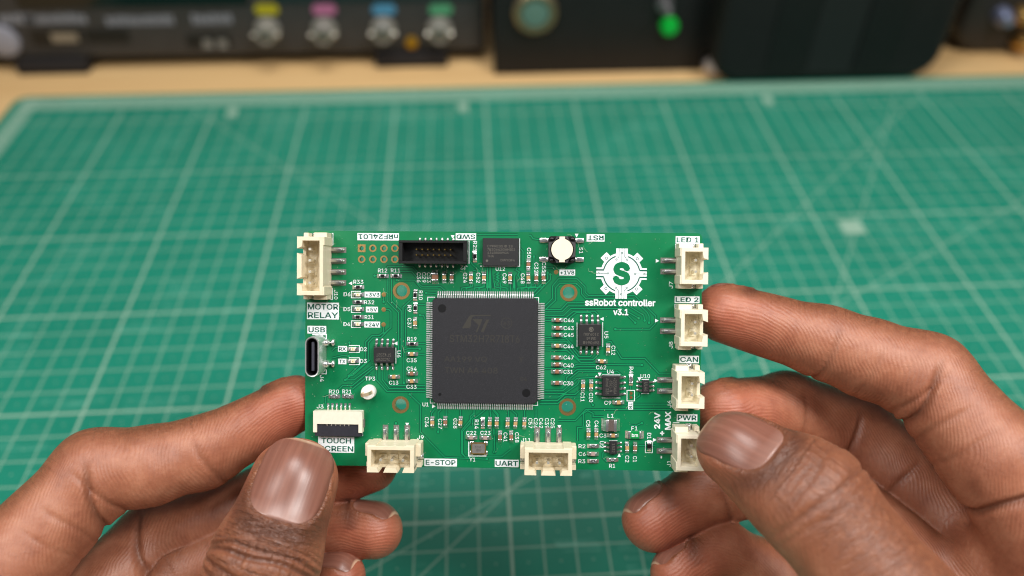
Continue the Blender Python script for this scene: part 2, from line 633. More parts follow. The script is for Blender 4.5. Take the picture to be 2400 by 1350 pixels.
M_mask = mat('solder_mask', (0, 117, 70), 0.33, 0, 0.5, 0.07, 1.2, 0.05, 25)
_t = NT(M_mask)
_t.put(_t.b.inputs['Roughness'], _t.math('ADD', 0.2, _t.math('MULTIPLY', _t.noise(1.6, 6, _t.obj(), 0.7), 0.32)))
M_gap = mat('bare_laminate', (0, 80, 55), 0.35, 0, 0.5, 0.03, 2)
M_trace = mat('masked_copper', (14, 142, 88), 0.3, 0.0, 0.6, 0.03, 2)
M_silk = mat('white_silkscreen', (236, 242, 244), 0.55, 0, 0.3, 0.02, 20)
M_ink = mat('mask_lettering', (0, 92, 72), 0.4, 0, 0.4, 0)
M_gold = mat('gold_plating', (206, 168, 108), 0.36, 0.95, 0.5, 0.12, 40)
M_tin = mat('solder', (236, 236, 236), 0.25, 0.95, 0.5, 0.08, 60, 0.25, 45)
M_lead = mat('tinned_lead', (206, 204, 202), 0.28, 1.0, 0.5, 0.14, 60, 0.2, 60)
M_pad = mat('dull_pad', (150, 147, 142), 0.5, 0.9, 0.5, 0.14, 80, 0.2, 120)
M_cream = mat('cream_plastic', (232, 219, 190), 0.42, 0, 0.5, 0.05, 6, 0.05, 60)
M_creamL = mat('ivory_plastic', (240, 231, 206), 0.42, 0, 0.5, 0.04, 6, 0.05, 60)
M_black = mat('header_black', (26, 26, 27), 0.35, 0, 0.5, 0.1, 20, 0.1, 60)
M_edge = mat('laminate_edge', (150, 150, 90), 0.6)


def chipmat():
    m = bpy.data.materials.new('moulded_epoxy')
    m.use_nodes = True
    t = NT(m)
    o = t.obj()
    n = t.noise(85, 3, o, 0.8)
    t.put(t.b.inputs['Base Color'], t.ramp(n, [(0.25, hexl((18, 18, 22))), (0.56, hexl((32, 32, 37))), (0.8, hexl((86, 86, 94)))]))
    t.b.inputs['Roughness'].default_value = 0.62
    t.b.inputs['Specular IOR Level'].default_value = 0.45
    t.put(t.b.inputs['Normal'], t.bump(n, 0.35, 0.006))
    return m


M_chip = chipmat()
M_chip2 = mat('small_chip_black', (30, 30, 32), 0.5, 0, 0.5, 0.15, 120, 0.2, 140)
M_laser = mat('laser_mark', (100, 97, 90), 0.6, 0, 0.3, 0)
M_laserd = mat('faint_laser_mark', (58, 56, 52), 0.62, 0, 0.3, 0)
M_mould = mat('mould_mark', (18, 18, 20), 0.4, 0, 0.4, 0)

# holes through the board
HOLES = [(940.8, 681.7), (938.9, 948.7), (1333, 686), (1330, 954)]
RFH = [(x, y) for y in (581.9, 607.7) for x in (847.7, 873.8, 899.8, 925.4)]
loops = [rrect(BW, BH, 0.12, 5)]
for px, py in HOLES:
    q = L(px, py)
    loops.append(circ(0.140, 28, q.x, q.y))
for px, py in RFH:
    q = L(px, py)
    loops.append(circ(0.056, 16, q.x, q.y))
sub = planar('substrate', loops, -0.16, 0.0, M_mask)
sub.materials.append(M_edge)
for p in sub.polygons:
    if abs(p.normal.z) < 0.5:
        p.material_index = 1
link('substrate', sub, board)
for px, py in HOLES:
    q = L(px, py)
    b2 = bmesh.new()
    ring(b2, 0.134, 0.196, -0.163, 0.004, 32)
    link('mounting_ring', mesh('mounting_ring', b2, M_gold, True, 40), board, Matrix.Translation((q.x, q.y, 0)))
rm = None
for i, (px, py) in enumerate(RFH):
    q = L(px, py)
    if i == 0:
        me = planar('plated_hole', [rrect(0.175, 0.175, 0.004, 1), circ(0.052, 16)], -0.163, 0.004, M_gold)
    else:
        if rm is None:
            b2 = bmesh.new()
            ring(b2, 0.051, 0.086, -0.163, 0.004, 24)
            rm = mesh('plated_hole', b2, M_gold, True, 40)
        me = rm
    link('plated_hole', me, board, Matrix.Translation((q.x, q.y, 0)))
b2 = bmesh.new()
lathe(b2, [(0.052, 0.0), (0.052, 0.004), (0.03, 0.005)], 20)
tpm = mesh('test_pad', b2, M_gold)
for px, py in ((899.6, 690.5), (899.4, 725.5), (899, 760.5), (1303.5, 637.7)):
    q = L(px, py)
    link('test_pad', tpm, board, Matrix.Translation((q.x, q.y, 0)))

# ---- copper tracks under the mask
TR = []


def tr(ox, oy, s, *pts, blob0=False, blob1=False):
    TR.append(([(ox + x / s, oy + y / s) for x, y in pts], blob0, blob1))


A5 = (1240, 520, 4.8)
tr(*A5, (165, 960), (265, 860), (265, 720), (330, 640), (540, 640), (630, 730), (630, 790), (670, 830), (1190, 830), (1425, 1060), (1425, 1140), (1360, 1207), (970, 1207), blob1=True)
tr(*A5, (180, 990), (300, 880), (300, 740), (345, 690), (530, 690), (590, 750), (590, 810), (640, 865), (1170, 865), (1330, 1020), (1350, 1060), (1350, 1135), blob1=True)
tr(*A5, (180, 985), (360, 985), (430, 910), (1060, 910), (1290, 1050), (1300, 1110), blob1=True)
tr(*A5, (180, 1012), (370, 1012), (440, 945), (1000, 945), (1235, 1085), blob1=True)
tr(*A5, (180, 1050), (390, 1050), (470, 975), (1030, 975), (1195, 1135), blob1=True)
tr(*A5, (180, 1080), (410, 1080), (500, 1005), (740, 1005), (775, 1040))
tr(*A5, (180, 1110), (420, 1110), (530, 1020), (690, 1020), (712, 1045))
tr(*A5, (60, 830), (150, 740), (240, 650), (240, 590), blob1=True)
tr(*A5, (40, 810), (120, 720), (210, 640), (210, 570), blob1=True)
tr(*A5, (190, 510), (265, 510), (300, 548))
tr(*A5, (0, 150), (18, 150), (45, 190), (118, 200))
tr(*A5, (55, 390), (55, 460), blob0=True)
A6 = (1240, 720, 4.8)
tr(*A6, (170, 340), (410, 340), (560, 510))
tr(*A6, (170, 390), (430, 390), (560, 555), (690, 555), (715, 520))
tr(*A6, (170, 430), (420, 430), (560, 590), (720, 590), (780, 530))
tr(*A6, (170, 480), (430, 490), (580, 620), (720, 620))
tr(*A6, (170, 690), (440, 690), (540, 640), (1270, 650), blob1=True)
tr(*A6, (380, 760), (460, 680), (560, 670), (740, 670))
tr(*A6, (420, 830), (420, 790), (540, 700), (860, 700))
tr(*A6, (460, 850), (460, 800), (560, 720), (990, 720), (1050, 770))
tr(*A6, (170, 940), (380, 940), (540, 800), (760, 790))
tr(*A6, (170, 970), (400, 970), (545, 870), (560, 840))
tr(*A6, (150, 1010), (330, 1010), (420, 960))
tr(*A6, (130, 1050), (320, 1050), (400, 980), (520, 980), (575, 930))
tr(*A6, (120, 1085), (320, 1085), (410, 1010), (570, 1010))
tr(*A6, (865, 395), (920, 385), (1040, 575), (1300, 575), (1465, 750), (1600, 750))
tr(*A6, (640, 980), (718, 1100), blob1=True)
tr(*A6, (330, 1275), (520, 1275), (640, 1150), (1590, 1150))
tr(*A6, (1240, 970), (1240, 1000), (1195, 1030))
tr(*A6, (1140, 880), (1140, 930))
tr(*A6, (1060, 1090), (1590, 1090))
A7 = (1240, 900, 4.8)
tr(*A7, (610, 470), (610, 330), (660, 300), (720, 330), (720, 365), (840, 365))
tr(*A7, (545, 640), (545, 490), (600, 490))
tr(*A7, (870, 740), (830, 780), (830, 830), (880, 880))
tr(*A7, (1270, 440), (1200, 470), (1140, 460), blob0=True)
tr(*A7, (1230, 690), (1330, 690), (1420, 690))
A1 = (680, 520, 4.8)
tr(*A1, (1090, 515), (1100, 500), (1380, 500), (1470, 600))
tr(*A1, (1230, 560), (1370, 560), (1440, 640), (1440, 690), (1480, 725), (1690, 725), (1740, 770))
tr(*A1, (1200, 655), (1400, 655), (1470, 745), (1660, 745), blob0=True)
tr(*A1, (1100, 640), (1100, 900), (1220, 1020), (1220, 1500))
tr(*A1, (1140, 640), (1140, 890), (1250, 1000), (1250, 1520))
tr(*A1, (1270, 1400), (1270, 960), (1400, 840))
tr(*A1, (1298, 1400), (1298, 990), (1370, 930))
tr(*A1, (1052, 830), (1052, 900), blob1=True)
tr(*A1, (1060, 985), (1110, 985), (1135, 1010), (1135, 1190), (1050, 1260))
tr(*A1, (1052, 1160), (1052, 1240), (1000, 1280), (920, 1280), (850, 1350), (850, 1540), (660, 1730))
tr(*A1, (1110, 1210), (1020, 1305), (930, 1305), (880, 1360), (880, 1560), (620, 1780), blob1=True)
tr(*A1, (1530, 800), (1640, 805), blob0=True)
tr(*A1, (1430, 930), (1520, 930))
tr(*A1, (1460, 1050), (1500, 1050), (1520, 1100), blob0=True)
tr(*A1, (950, 605), (975, 605), blob0=True)
tr(*A1, (2100, 140), (2400, 140), (2560, 140))
tr(*A1, (2000, 400), (2050, 480), (2140, 560))
A2 = (680, 760, 4.8)
tr(*A2, (968, 510), (968, 620), (1090, 755), (1520, 755))
tr(*A2, (1035, 510), (1035, 620), (1115, 722), (1520, 722))
tr(*A2, (1090, 520), (1090, 640), (1140, 690), (1310, 690), (1520, 690))
tr(*A2, (1280, 660), (1280, 290), (1320, 275), (1460, 275), blob0=True, blob1=True)
tr(*A2, (1440, 335), (1520, 345))
tr(*A2, (1430, 215), (1520, 215))
tr(*A2, (660, 580), (700, 580), (900, 400), blob0=True)
tr(*A2, (620, 625), (720, 625), (930, 470), blob0=True)
tr(*A2, (540, 740), (590, 690), (700, 690), (940, 490))
tr(*A2, (700, 730), (760, 680), (910, 560))
tr(*A2, (400, 890), (400, 810), (430, 800))
tr(*A2, (668, 205), (668, 240), blob0=True)
tr(*A2, (470, 300), (510, 260), (540, 260))
tr(*A2, (470, 380), (600, 350), (660, 360), blob1=True)
A3 = (680, 900, 4.8)
tr(*A3, (1345, 115), (1465, 230), (1465, 540), (1740, 825), (2215, 845), blob0=True, blob1=True)
tr(*A3, (2070, 290), (2070, 350), (1930, 520), (1930, 780), (1970, 820), (2380, 820), (2440, 770), (2480, 740))
tr(*A3, (1665, 310), (1665, 540), blob1=True)
tr(*A3, (1625, 285), (1590, 330), (1590, 375))
tr(*A3, (1700, 285), (1665, 320))
tr(*A3, (1755, 285), (1755, 375))
tr(*A3, (1918, 285), (1918, 375))
tr(*A3, (2200, 285), (2110, 360), (2050, 400), (2050, 470))
tr(*A3, (2250, 285), (2255, 380))
tr(*A3, (2290, 285), (2340, 340), (2340, 390))
tr(*A3, (2290, 500), (2290, 560), (2300, 600), (2300, 765), blob1=True)
tr(*A3, (1190, 440), (1190, 480), blob0=True)
A4 = (1080, 520, 4.8)
for x0, x1, y1 in ((10, 110, 690), (60, 130, 700), (150, 250, 690), (205, 265, 695), (300, 300, 520), (330, 330, 500), (450, 380, 690), (520, 445, 690), (560, 556, 690), (600, 600, 600), (680, 740, 695), (700, 790, 690), (640, 840, 690), (760, 930, 695)):
    tr(*A4, (x0, 775), (x0, 745), (x1, 745 - abs(x1 - x0)) if abs(x1 - x0) < 60 else (x1, 730), (x1, y1))
tr(*A4, (410, 560), (430, 575), (400, 590), (430, 605), (400, 620), (430, 635), (400, 650), (430, 665), (410, 690))
tr(*A4, (640, 500), (620, 540), (660, 565), (640, 600), (665, 630), (640, 670))
tr(*A4, (130, 540), (200, 560), (240, 600))
tr(*A4, (660, 290), (700, 330), (700, 480))
tr(1080, 950, 7.94, (245, 70), (245, 140), (175, 210), (175, 330), (30, 490), (30, 890), (75, 950))
tr(1080, 950, 7.94, (545, 70), (545, 130), (560, 160), (560, 235))
tr(1080, 950, 7.94, (600, 90), (650, 150), (680, 180), (680, 235))
tr(1080, 950, 7.94, (890, 70), (890, 240))
tr(1080, 950, 7.94, (940, 80), (1040, 170), (1040, 240))
tr(1080, 950, 7.94, (1185, 70), (1185, 240))
tr(1080, 950, 7.94, (1400, 60), (1400, 240))
tr(1080, 950, 7.94, (620, 440), (620, 870), blob1=True)


def strip(bm, pts, hw, z, m):
    P = [Vector((p.x, p.y)) for p in pts]
    out = []
    for i, p in enumerate(P):
        d0 = (P[i] - P[i - 1]).normalized() if i else (P[1] - P[0]).normalized()
        d1 = (P[i + 1] - P[i]).normalized() if i < len(P) - 1 else d0
        t = (d0 + d1)
        t = t.normalized() if t.length > 1e-6 else d0
        n = Vector((-t.y, t.x))
        k = hw / max(0.35, n.dot(Vector((-d0.y, d0.x))))
        out.append((p + n * k, p - n * k))
    vs = [(bm.verts.new((a.x, a.y, z)), bm.verts.new((b.x, b.y, z))) for a, b in out]
    for (a, b), (c, d) in zip(vs, vs[1:]):
        f = bm.faces.new((a, b, d, c))
        f.material_index = m
        if f.normal.z < 0:
            f.normal_flip()


b2 = bmesh.new()
zz = 0.0016
for k, (pts, e0, e1) in enumerate(TR):
    q = [L(x, y) for x, y in pts]
    z0 = zz + (k % 9) * 0.00012
    strip(b2, q, 0.030, z0, 0)
    strip(b2, q, 0.0105, z0 + 0.0012, 1)
    for flag, p in ((e0, q[0]), (e1, q[-1])):
        if flag:
            for r, dz, mi in ((0.043, 0.0, 0), (0.028, 0.0012, 1)):
                vs = [b2.verts.new((x, y, z0 + dz + 0.00005)) for x, y in circ(r, 14, p.x, p.y)]
                b2.faces.new(vs).material_index = mi
b2.normal_update()
for f in b2.faces:
    if f.normal.z < 0:
        f.normal_flip()
tag(link('copper_tracks', mesh('copper_tracks', b2, [M_gap, M_trace]), board), kind='stuff')

# ---- printed text -----------------------------------------------------------
FONT = None
try:                # the sans serif that ships inside Blender; its built-in face otherwise
    import os
    _p = os.path.join(bpy.utils.system_resource('DATAFILES'), 'fonts', 'Inter.woff2')
    if os.path.exists(_p):
        FONT = bpy.data.fonts.load(_p)
except Exception:
    FONT = None
TEXTS = []          # text, px, py, rot, cap height (cm), material, z, width or None, bold, parent, name


def txt(s, px, py, rot=0, h=0.098, m=None, z=0.0055, w=None, bold=0.0, parent=None, name='printed_lettering'):
    TEXTS.append((s, px, py, rot, h, m or M_silk, z, w, bold, parent or board, name))


def flush_text():
    tmp = {}
    for t in TEXTS:
        key = (t[0], t[8], t[5].name)
        if key in tmp:
            continue
        cu = bpy.data.curves.new('printed_text', 'FONT')
        cu.body = t[0]
        cu.size = 1
        if FONT is not None:
            cu.font = FONT
        cu.align_x = 'CENTER'
        cu.align_y = 'CENTER'
        cu.resolution_u = 3
        o = bpy.data.objects.new('printed_text', cu)
        COL.objects.link(o)
        tmp[key] = o
    dg = bpy.context.evaluated_depsgraph_get()
    cache = {}
    for key, o in tmp.items():
        me = bpy.data.meshes.new_from_object(o.evaluated_get(dg))
        bold = key[1]
        if bold:                       # heavier strokes: the same glyphs again, shifted by a hair
            bmx = bmesh.new()
            for k, (dx, dy) in enumerate(((0, 0), (1, 0), (-1, 0), (0, 1), (0, -1), (.7, .7), (-.7, -.7), (.7, -.7), (-.7, .7))):
                m2 = me.copy()
                m2.transform(Matrix.Translation((dx * bold, dy * bold, k * 0.00012)))
                bmx.from_mesh(m2)
                bpy.data.meshes.remove(m2)
            bmx.to_mesh(me)
            bmx.free()
        n = len(me.vertices)
        c = np.zeros(n * 3, np.float32)
        me.vertices.foreach_get('co', c)
        c = c.reshape(-1, 3)
        lo, hi = c.min(0), c.max(0)
        c[:, :2] -= ((lo + hi) / 2)[:2]
        me.vertices.foreach_set('co', c.ravel())
        me.materials.clear()
        cache[key] = (me, hi - lo)
        cu = o.data
        bpy.data.objects.remove(o)
        bpy.data.curves.remove(cu)
    for s, px, py, rot, h, m, z, w, bold, parent, name in TEXTS:
        me, size = cache[(s, bold, m.name)]
        if not me.materials:
            me.materials.append(m)
        lines = s.count('\n') + 1
        k = h / size[1]
        kx = k * 0.9 if w is None else w / size[0]
        if px is None:
            p = Vector(py)
        else:
            p = L(px, py, z)
        M = Matrix.Translation((p.x, p.y, z)) @ Matrix.Rotation(math.radians(rot), 4, 'Z') @ Matrix.Diagonal((kx, k, 1, 1))
        link(name, me, parent, M)


def plate(x0, y0, x1, y1, s, rot=0, rows=1, fill=0.84, hfill=0.68, bold=0.016):
    """white printed box with the mask showing through as lettering"""
    a, b = L(x0, y1), L(x1, y0)
    w, h = b.x - a.x, b.y - a.y
    bm = bmesh.new()
    vs = [bm.verts.new((x, y, 0)) for x, y in ((-w / 2, -h / 2), (w / 2, -h / 2), (w / 2, h / 2), (-w / 2, h / 2))]
    bm.faces.new(vs)
    o = link('name_plate', mesh('name_plate', bm, M_silk), board, Matrix.Translation(((a.x + b.x) / 2, (a.y + b.y) / 2, 0.0062)))
    if rot in (90, -90):
        w, h = h, w
    n = rows
    for i, line in enumerate(s.split('\n')):
        fy = ((n - 1) / 2 - i) * h / n
        fl = fill if n == 1 else min(fill, fill * len(line) / max(len(q) for q in s.split('\n')) * 1.04)
        v = Vector((0, fy, 0))
        TEXTS.append((line, None, tuple(v), rot, h / n * hfill, M_ink, 0.003, w * fl, bold, o, 'lettering'))


plate(837.7, 546.7, 935.2, 563, 'nRF24L01', 180, fill=0.95)
plate(1068, 547, 1116, 562.7, 'SWD', 180, fill=0.92)
plate(1374.8, 549, 1417, 566, 'RST', 180, fill=0.9)
plate(1583.3, 553.8, 1640, 570.6, 'LED 1', fill=0.92)
plate(1581, 694.6, 1639.6, 710, 'LED 2', fill=0.92)
plate(1592, 834, 1638, 850.8, 'CAN', fill=0.92)
plate(1586, 971, 1634.4, 987.3, 'PWR', fill=0.92)
plate(719.6, 709.6, 794.6, 748, 'MOTOR\nRELAY', 0, 2, fill=0.95)
plate(720.6, 764, 764.8, 781.5, 'USB', fill=0.88)
plate(854.6, 684, 891.5, 697, '+3V3', fill=0.9)
plate(857.7, 719, 886, 731.9, '+5V', fill=0.86)
plate(854, 753.8, 891, 767.3, '+24V', fill=0.9)
plate(1311, 631.9, 1348, 645.6, '+1V8', fill=0.9)
plate(792.5, 811, 813, 824, 'RX', fill=0.82)
plate(793, 840.8, 812, 853.3, 'TX', fill=0.8)
plate(745.8, 1024, 830.4, 1060, 'TOUCH\nSCREEN', 0, 2, fill=0.95)
plate(994.6, 1075.4, 1071, 1092, 'E-STOP', fill=0.92)
plate(1159.6, 1077.6, 1216, 1094, 'UART', fill=0.94)
plate(1472.3, 941.9, 1483.7, 959.6, 'TR', -90, fill=0.82)

txt('ssRobot controller', 1453.5, 709.5, 0, 0.155, w=1.59, bold=0.028)
txt('v3.1', 1455, 731.5, 0, 0.145, w=0.34, bold=0.028)
txt('24V', 1540.2, 986, 90, 0.135, w=0.37, bold=0.03)
txt('MAX', 1565.5, 986, 90, 0.135, w=0.42, bold=0.03)
txt('+', 1552, 1015.5, 0, 0.1, w=0.1, bold=0.03)
txt('-', 1550, 1071.5, 90, 0.03, w=0.06, bold=0.02)
for s, px, py, rot in (
        ('R12', 896.7, 634, 0), ('R11', 926.9, 634, 0), ('R33', 840, 660.6, 0), ('R32', 865.4, 708.5, 0), ('R31', 865.4, 743.3, 0),
        ('D6', 813.3, 689.8, 0), ('D5', 813, 724.6, 0), ('D4', 813, 759.6, 0), ('J10', 787.3, 690.8, -90), ('R10', 986, 692, -90),
        ('R9', 959.6, 723, -90), ('C37', 959.6, 757, -90), ('C36', 981.5, 650, -90), ('C29', 993.5, 650, -90), ('C53', 1005, 650.6, -90),
        ('C24', 1090.4, 651, -90), ('C52', 1121, 651, -90), ('R25', 1113.3, 577, -90), ('J2', 1087.3, 627, 180),
        ('U12', 1172.7, 630.4, 0), ('C49', 1182.5, 652.3, -90), ('C48', 1225.2, 652.7, -90), ('C50', 1240, 592.5, -90), ('C32', 1257, 627.3, -90),
        ('C55', 1274.8, 626, -90), ('S1', 1361.7, 587, -90), ('J7', 1572.7, 668, 90), ('J8', 1572.3, 808.5, 90), ('J6', 1569, 947, 90), ('J1', 1568, 1086.5, 90),
        ('U5', 1421, 785, -90), ('C46', 1333.3, 750.6, 0), ('C43', 1333, 769, 0), ('C45', 1333, 785, 0), ('C44', 1332.7, 811.7, 0), ('C47', 1332.7, 838, 0),
        ('C40', 1332.3, 856.5, 0), ('C31', 1331.7, 871.5, 0), ('C30', 1331.7, 898.5, 0), ('C12', 1437.5, 821, -90), ('C62', 1408.8, 861, 0), ('U4', 1431, 871, 0),
        ('R4', 1479.6, 867.5, -90), ('U10', 1512.3, 881.5, 0), ('C11', 1365.4, 930.4, -90), ('C10', 1385.2, 931.5, -90), ('C9', 1424.4, 944, 0), ('L1', 1431, 974.6, 0),
        ('C57', 1243, 991.7, -90), ('C26', 1255.6, 991.7, -90), ('C42', 1268, 991.7, -90), ('C39', 1281.7, 991.7, -90), ('C25', 1295.2, 991.7, -90),
        ('C5', 1378.5, 992.7, -90), ('C4', 1398, 993.7, -90), ('C3', 1413, 1020.8, 0), ('R2', 1364, 1045.8, 0), ('C6', 1364.4, 1064, 0), ('R3', 1363.5, 1081, 0),
        ('U2', 1410.2, 1042, -90), ('R1', 1434.8, 1091.7, 0), ('C2', 1469.8, 1075.6, -90), ('C1', 1488, 1076, -90), ('F1', 1487, 1004, 0), ('D1', 1521.7, 1021.5, -90),
        ('D2', 851.5, 818.3, 0), ('D3', 851.5, 846, 0), ('U6', 934.6, 829.8, -90), ('J4', 754.4, 887, -90), ('R19', 965.4, 794.4, 0), ('C35', 964.8, 844.4, 0),
        ('C54', 964.8, 864, 0), ('C33', 964.4, 906.5, 0), ('C13', 922.7, 896.9, 0), ('TP3', 867.5, 887.5, 0), ('R20', 782.7, 917.7, 0), ('R21', 813.3, 917.7, 0),
        ('J3', 750.2, 952.7, 0), ('U1', 997.3, 948, 0), ('C34', 1000.2, 989.2, -90), ('C27', 1031.7, 993.3, -90), ('C28', 1067, 992.3, -90), ('R14', 1117, 994.4, -90),
        ('C22', 1104.4, 1014.6, 0), ('C23', 1137.7, 1014.6, 0), ('J9', 985.2, 1025, 0), ('Y1', 1107, 1077, 0), ('J11', 1232.5, 1031.5, 0), ('C41', 1184.6, 1024.5, -90), ('C38', 1211.5, 1025.2, -90)):
    txt(s, px, py, rot, 0.089, w=0.074 * len(s) + 0.008 if '1' not in s else 0.074 * len(s) - 0.012, bold=0.004)

# outlines and pin-one marks


def flat_part(bm, name, m, parent, M=None):
    bm.normal_update()
    for f in bm.faces:
        if f.normal.z < 0:
            f.normal_flip()
    return link(name, mesh(name, bm, m), parent, M)


def line(pts, hw=0.0075):
    bm = bmesh.new()
    strip(bm, [L(x, y) for x, y in pts], hw, 0.0058, 0)
    flat_part(bm, 'outline_mark', M_silk, board)


def tri(px, py, r, rot):
    q = L(px, py)
    bm = bmesh.new()
    vs = [bm.verts.new((q.x + r * math.cos(math.radians(rot + a)), q.y + r * math.sin(math.radians(rot + a)), 0.0058)) for a in (0, 125, 235)]
    bm.faces.new(vs)
    flat_part(bm, 'pin_one_mark', M_silk, board)


for px, py, rot in ((822.5, 664, 180), (1061, 554.5, -90), (1351.5, 551, -90), (1540, 611.5, 0), (1538.5, 751.5, 0), (1536.5, 892, 0), (1533.5, 1031, 0),
                    (954.5, 994, -90), (1311, 999.5, -90), (1411.5, 747.5, 180), (928.5, 804.8, 180), (1016, 952, 0), (1405.5, 876.5, -90), (1498.5, 887.5, -90), (1451, 1067.5, 90)):
    tri(px, py, 0.052, rot)
line([(1002.5, 706), (1002.5, 696.5), (1020, 696.5)])
line([(1252, 697.5), (1262.5, 697.5), (1262.5, 710)])
line([(1008.5, 935), (1008.5, 944.5), (1020, 944.5)])
line([(1249, 950), (1260, 950), (1260, 941)])
for y in (690.4, 724.6, 759.6):
    line([(846, y - 7.6), (823.6, y - 7.6), (823.6, y + 7.6), (846, y + 7.6)])
for y in (817.7, 846.5):
    line([(818, y - 8), (842.6, y - 8), (842.6, y + 8), (818, y + 8)])
line([(778, 547), (780.6, 547), (780.6, 575)])
line([(779.5, 675), (779.5, 702), (772, 702)])
line([(928, 815), (928, 852)])
line([(1352.4, 756), (1352.4, 813)])
line([(1412.6, 755), (1412.6, 813)])
line([(1411, 878.6), (1454, 878.6)])
line([(1410, 932.6), (1454, 932.6)])
line([(1504, 889), (1521, 889)])
line([(1503, 922.4), (1521, 922.4)])
line([(1469.5, 914.8), (1487, 914.8), (1487, 939.6), (1469.5, 939.6), (1469.5, 914.2)])
line([(1512.5, 1034), (1512.5, 1061), (1529, 1061), (1529, 1034), (1512.5, 1034)], 0.006)
line([(1218, 559), (1218, 624), (1132, 624)])
line([(1099.5, 564), (1099.5, 618)])
line([(1098.6, 1035), (1098.6, 1068.5), (1140, 1068.5)], 0.011)
line([(1583, 590), (1583, 572.5), (1602, 572.5)])
line([(1581.5, 735), (1581.5, 713), (1600, 713)])
line([(1577, 990.5), (1592, 990.5)])
line([(740, 961.5), (850, 961.5), (850, 1021), (846, 1021)])
line([(765, 795), (765, 784), (732, 784)], 0.012)
line([(752, 876), (765, 876), (765, 866)], 0.009)
line([(1428, 1032.5), (1447, 1032.5)])
line([(985, 1062), (992, 1062)])
# ---- round gear emblem printed in white -------------------------------------
emb_c = L(1456.7, 641.3)
Kz = 1 / 4.8 / F * 17.75                 # cm per pixel of the 4.8x enlargement
emb = []


def emb_sheet(name, loops_list, z, m, parent, M=None):
    """several flat outlines on one sheet"""
    bm = bmesh.new()
    for lp in loops_list:
        vs = [bm.verts.new((x * Kz, y * Kz, 0)) for x, y in lp]
        f = bm.faces.new(vs)
    bm.normal_update()
    bmesh.ops.triangulate(bm, faces=bm.faces[:])
    bm.normal_update()
    for f in bm.faces:
        if f.normal.z < 0:
            f.normal_flip()
    return link(name, mesh(name, bm, m), parent, M or Matrix.Translation((0, 0, z)))


# gear outline by angle: rim 234, four bars, four lugs
pts = []
N = 720
for i in range(N):
    a = 2 * math.pi * i / N
    c, s = math.cos(a), math.sin(a)
    r = 234.0
    # bars along the axes, half width 65, reaching 282
    for ux, uy in ((1, 0), (-1, 0), (0, 1), (0, -1)):
        al, ac = c * ux + s * uy, abs(-c * uy + s * ux)
        if al > 0 and 282 * ac / al < 65:
            r = max(r, 282 / al)
        elif al > 0 and ac > 1e-6 and 65 / ac * al < 282:
            r = max(r, 65 / ac)
    for ux, uy in ((.7071, .7071), (-.7071, .7071), (.7071, -.7071), (-.7071, -.7071)):
        al, ac = c * ux + s * uy, abs(-c * uy + s * ux)
        if al > 0 and 290 * ac / al < 47:
            r = max(r, 290 / al)
        elif al > 0 and ac > 1e-6 and 47 / ac * al < 290:
            r = max(r, 47 / ac)
    pts.append((c * r, s * r))
gear = emb_sheet('gear_emblem', [pts], 0, M_silk, board, Matrix.Translation((emb_c.x, emb_c.y, 0.0062)) @ Matrix.Rotation(math.radians(-0.5), 4, 'Z'))


def arc_band(a0, a1, r0, r1, n=18):
    p = [(r1 * math.cos(math.radians(a0 + (a1 - a0) * i / n)), r1 * math.sin(math.radians(a0 + (a1 - a0) * i / n))) for i in range(n + 1)]
    q = [(r0 * math.cos(math.radians(a0 + (a1 - a0) * i / n)), r0 * math.sin(math.radians(a0 + (a1 - a0) * i / n))) for i in range(n + 1)]
    return p + q[::-1]


def seg(x0, y0, x1, y1, w):
    d = math.hypot(x1 - x0, y1 - y0)
    nx, ny = -(y1 - y0) / d * w / 2, (x1 - x0) / d * w / 2
    return [(x0 + nx, y0 + ny), (x1 + nx, y1 + ny), (x1 - nx, y1 - ny), (x0 - nx, y0 - ny)]


cut = []
for q in range(4):
    cut.append(arc_band(q * 90 + 12.5, q * 90 + 70, 197, 210) if q % 2 == 0 else arc_band(q * 90 + 20, q * 90 + 77.5, 197, 210))
for sx in (-1, 1):
    for sy in (-1, 1):
        cut.append(seg(sx * 198, sy * 38, sx * 284, sy * 38, 16))
        cut.append(seg(sx * 32, sy * 284, sx * 32, sy * 190, 5))
        cut.append(seg(sx * 32, sy * 191, sx * 50, sy * 172, 5))
for sx in (-1, 1):
    cut.append(seg(sx * 158, 0, sx * 246, 0, 5))
    cut.append(seg(sx * 264, 0, sx * 284, 0, 5))
    cut.append(seg(0, sx * 128, 0, sx * 222, 5))
    cut.append(seg(0, sx * 240, 0, sx * 284, 5))
for c_ in cut:
    emb_sheet('emblem_line', [c_], 0.003, M_ink, gear)
for x, y, r in [(sx * 152, 0, 11) for sx in (-1, 1)] + [(sx * 255, 0, 11) for sx in (-1, 1)] + [(0, sx * 231, 11) for sx in (-1, 1)] + \
        [(sx * 60, sy * 158, 11) for sx in (-1, 1) for sy in (-1, 1)] + [(sx * 172, sy * 170, 16) for sx in (-1, 1) for sy in (-1, 1)]:
    emb_sheet('emblem_ring', [[(px_ + x, py_ + y) for px_, py_ in arc_band(a0, a0 + 180, r - 5, r, 9)] for a0 in (0, 180)], 0.0034, M_ink, gear)
TEXTS.append(('S', None, (0, 0, 0), 0, 262 * Kz, M_mask, 0.004, 196 * Kz, 0.055, gear, 'emblem_letter'))

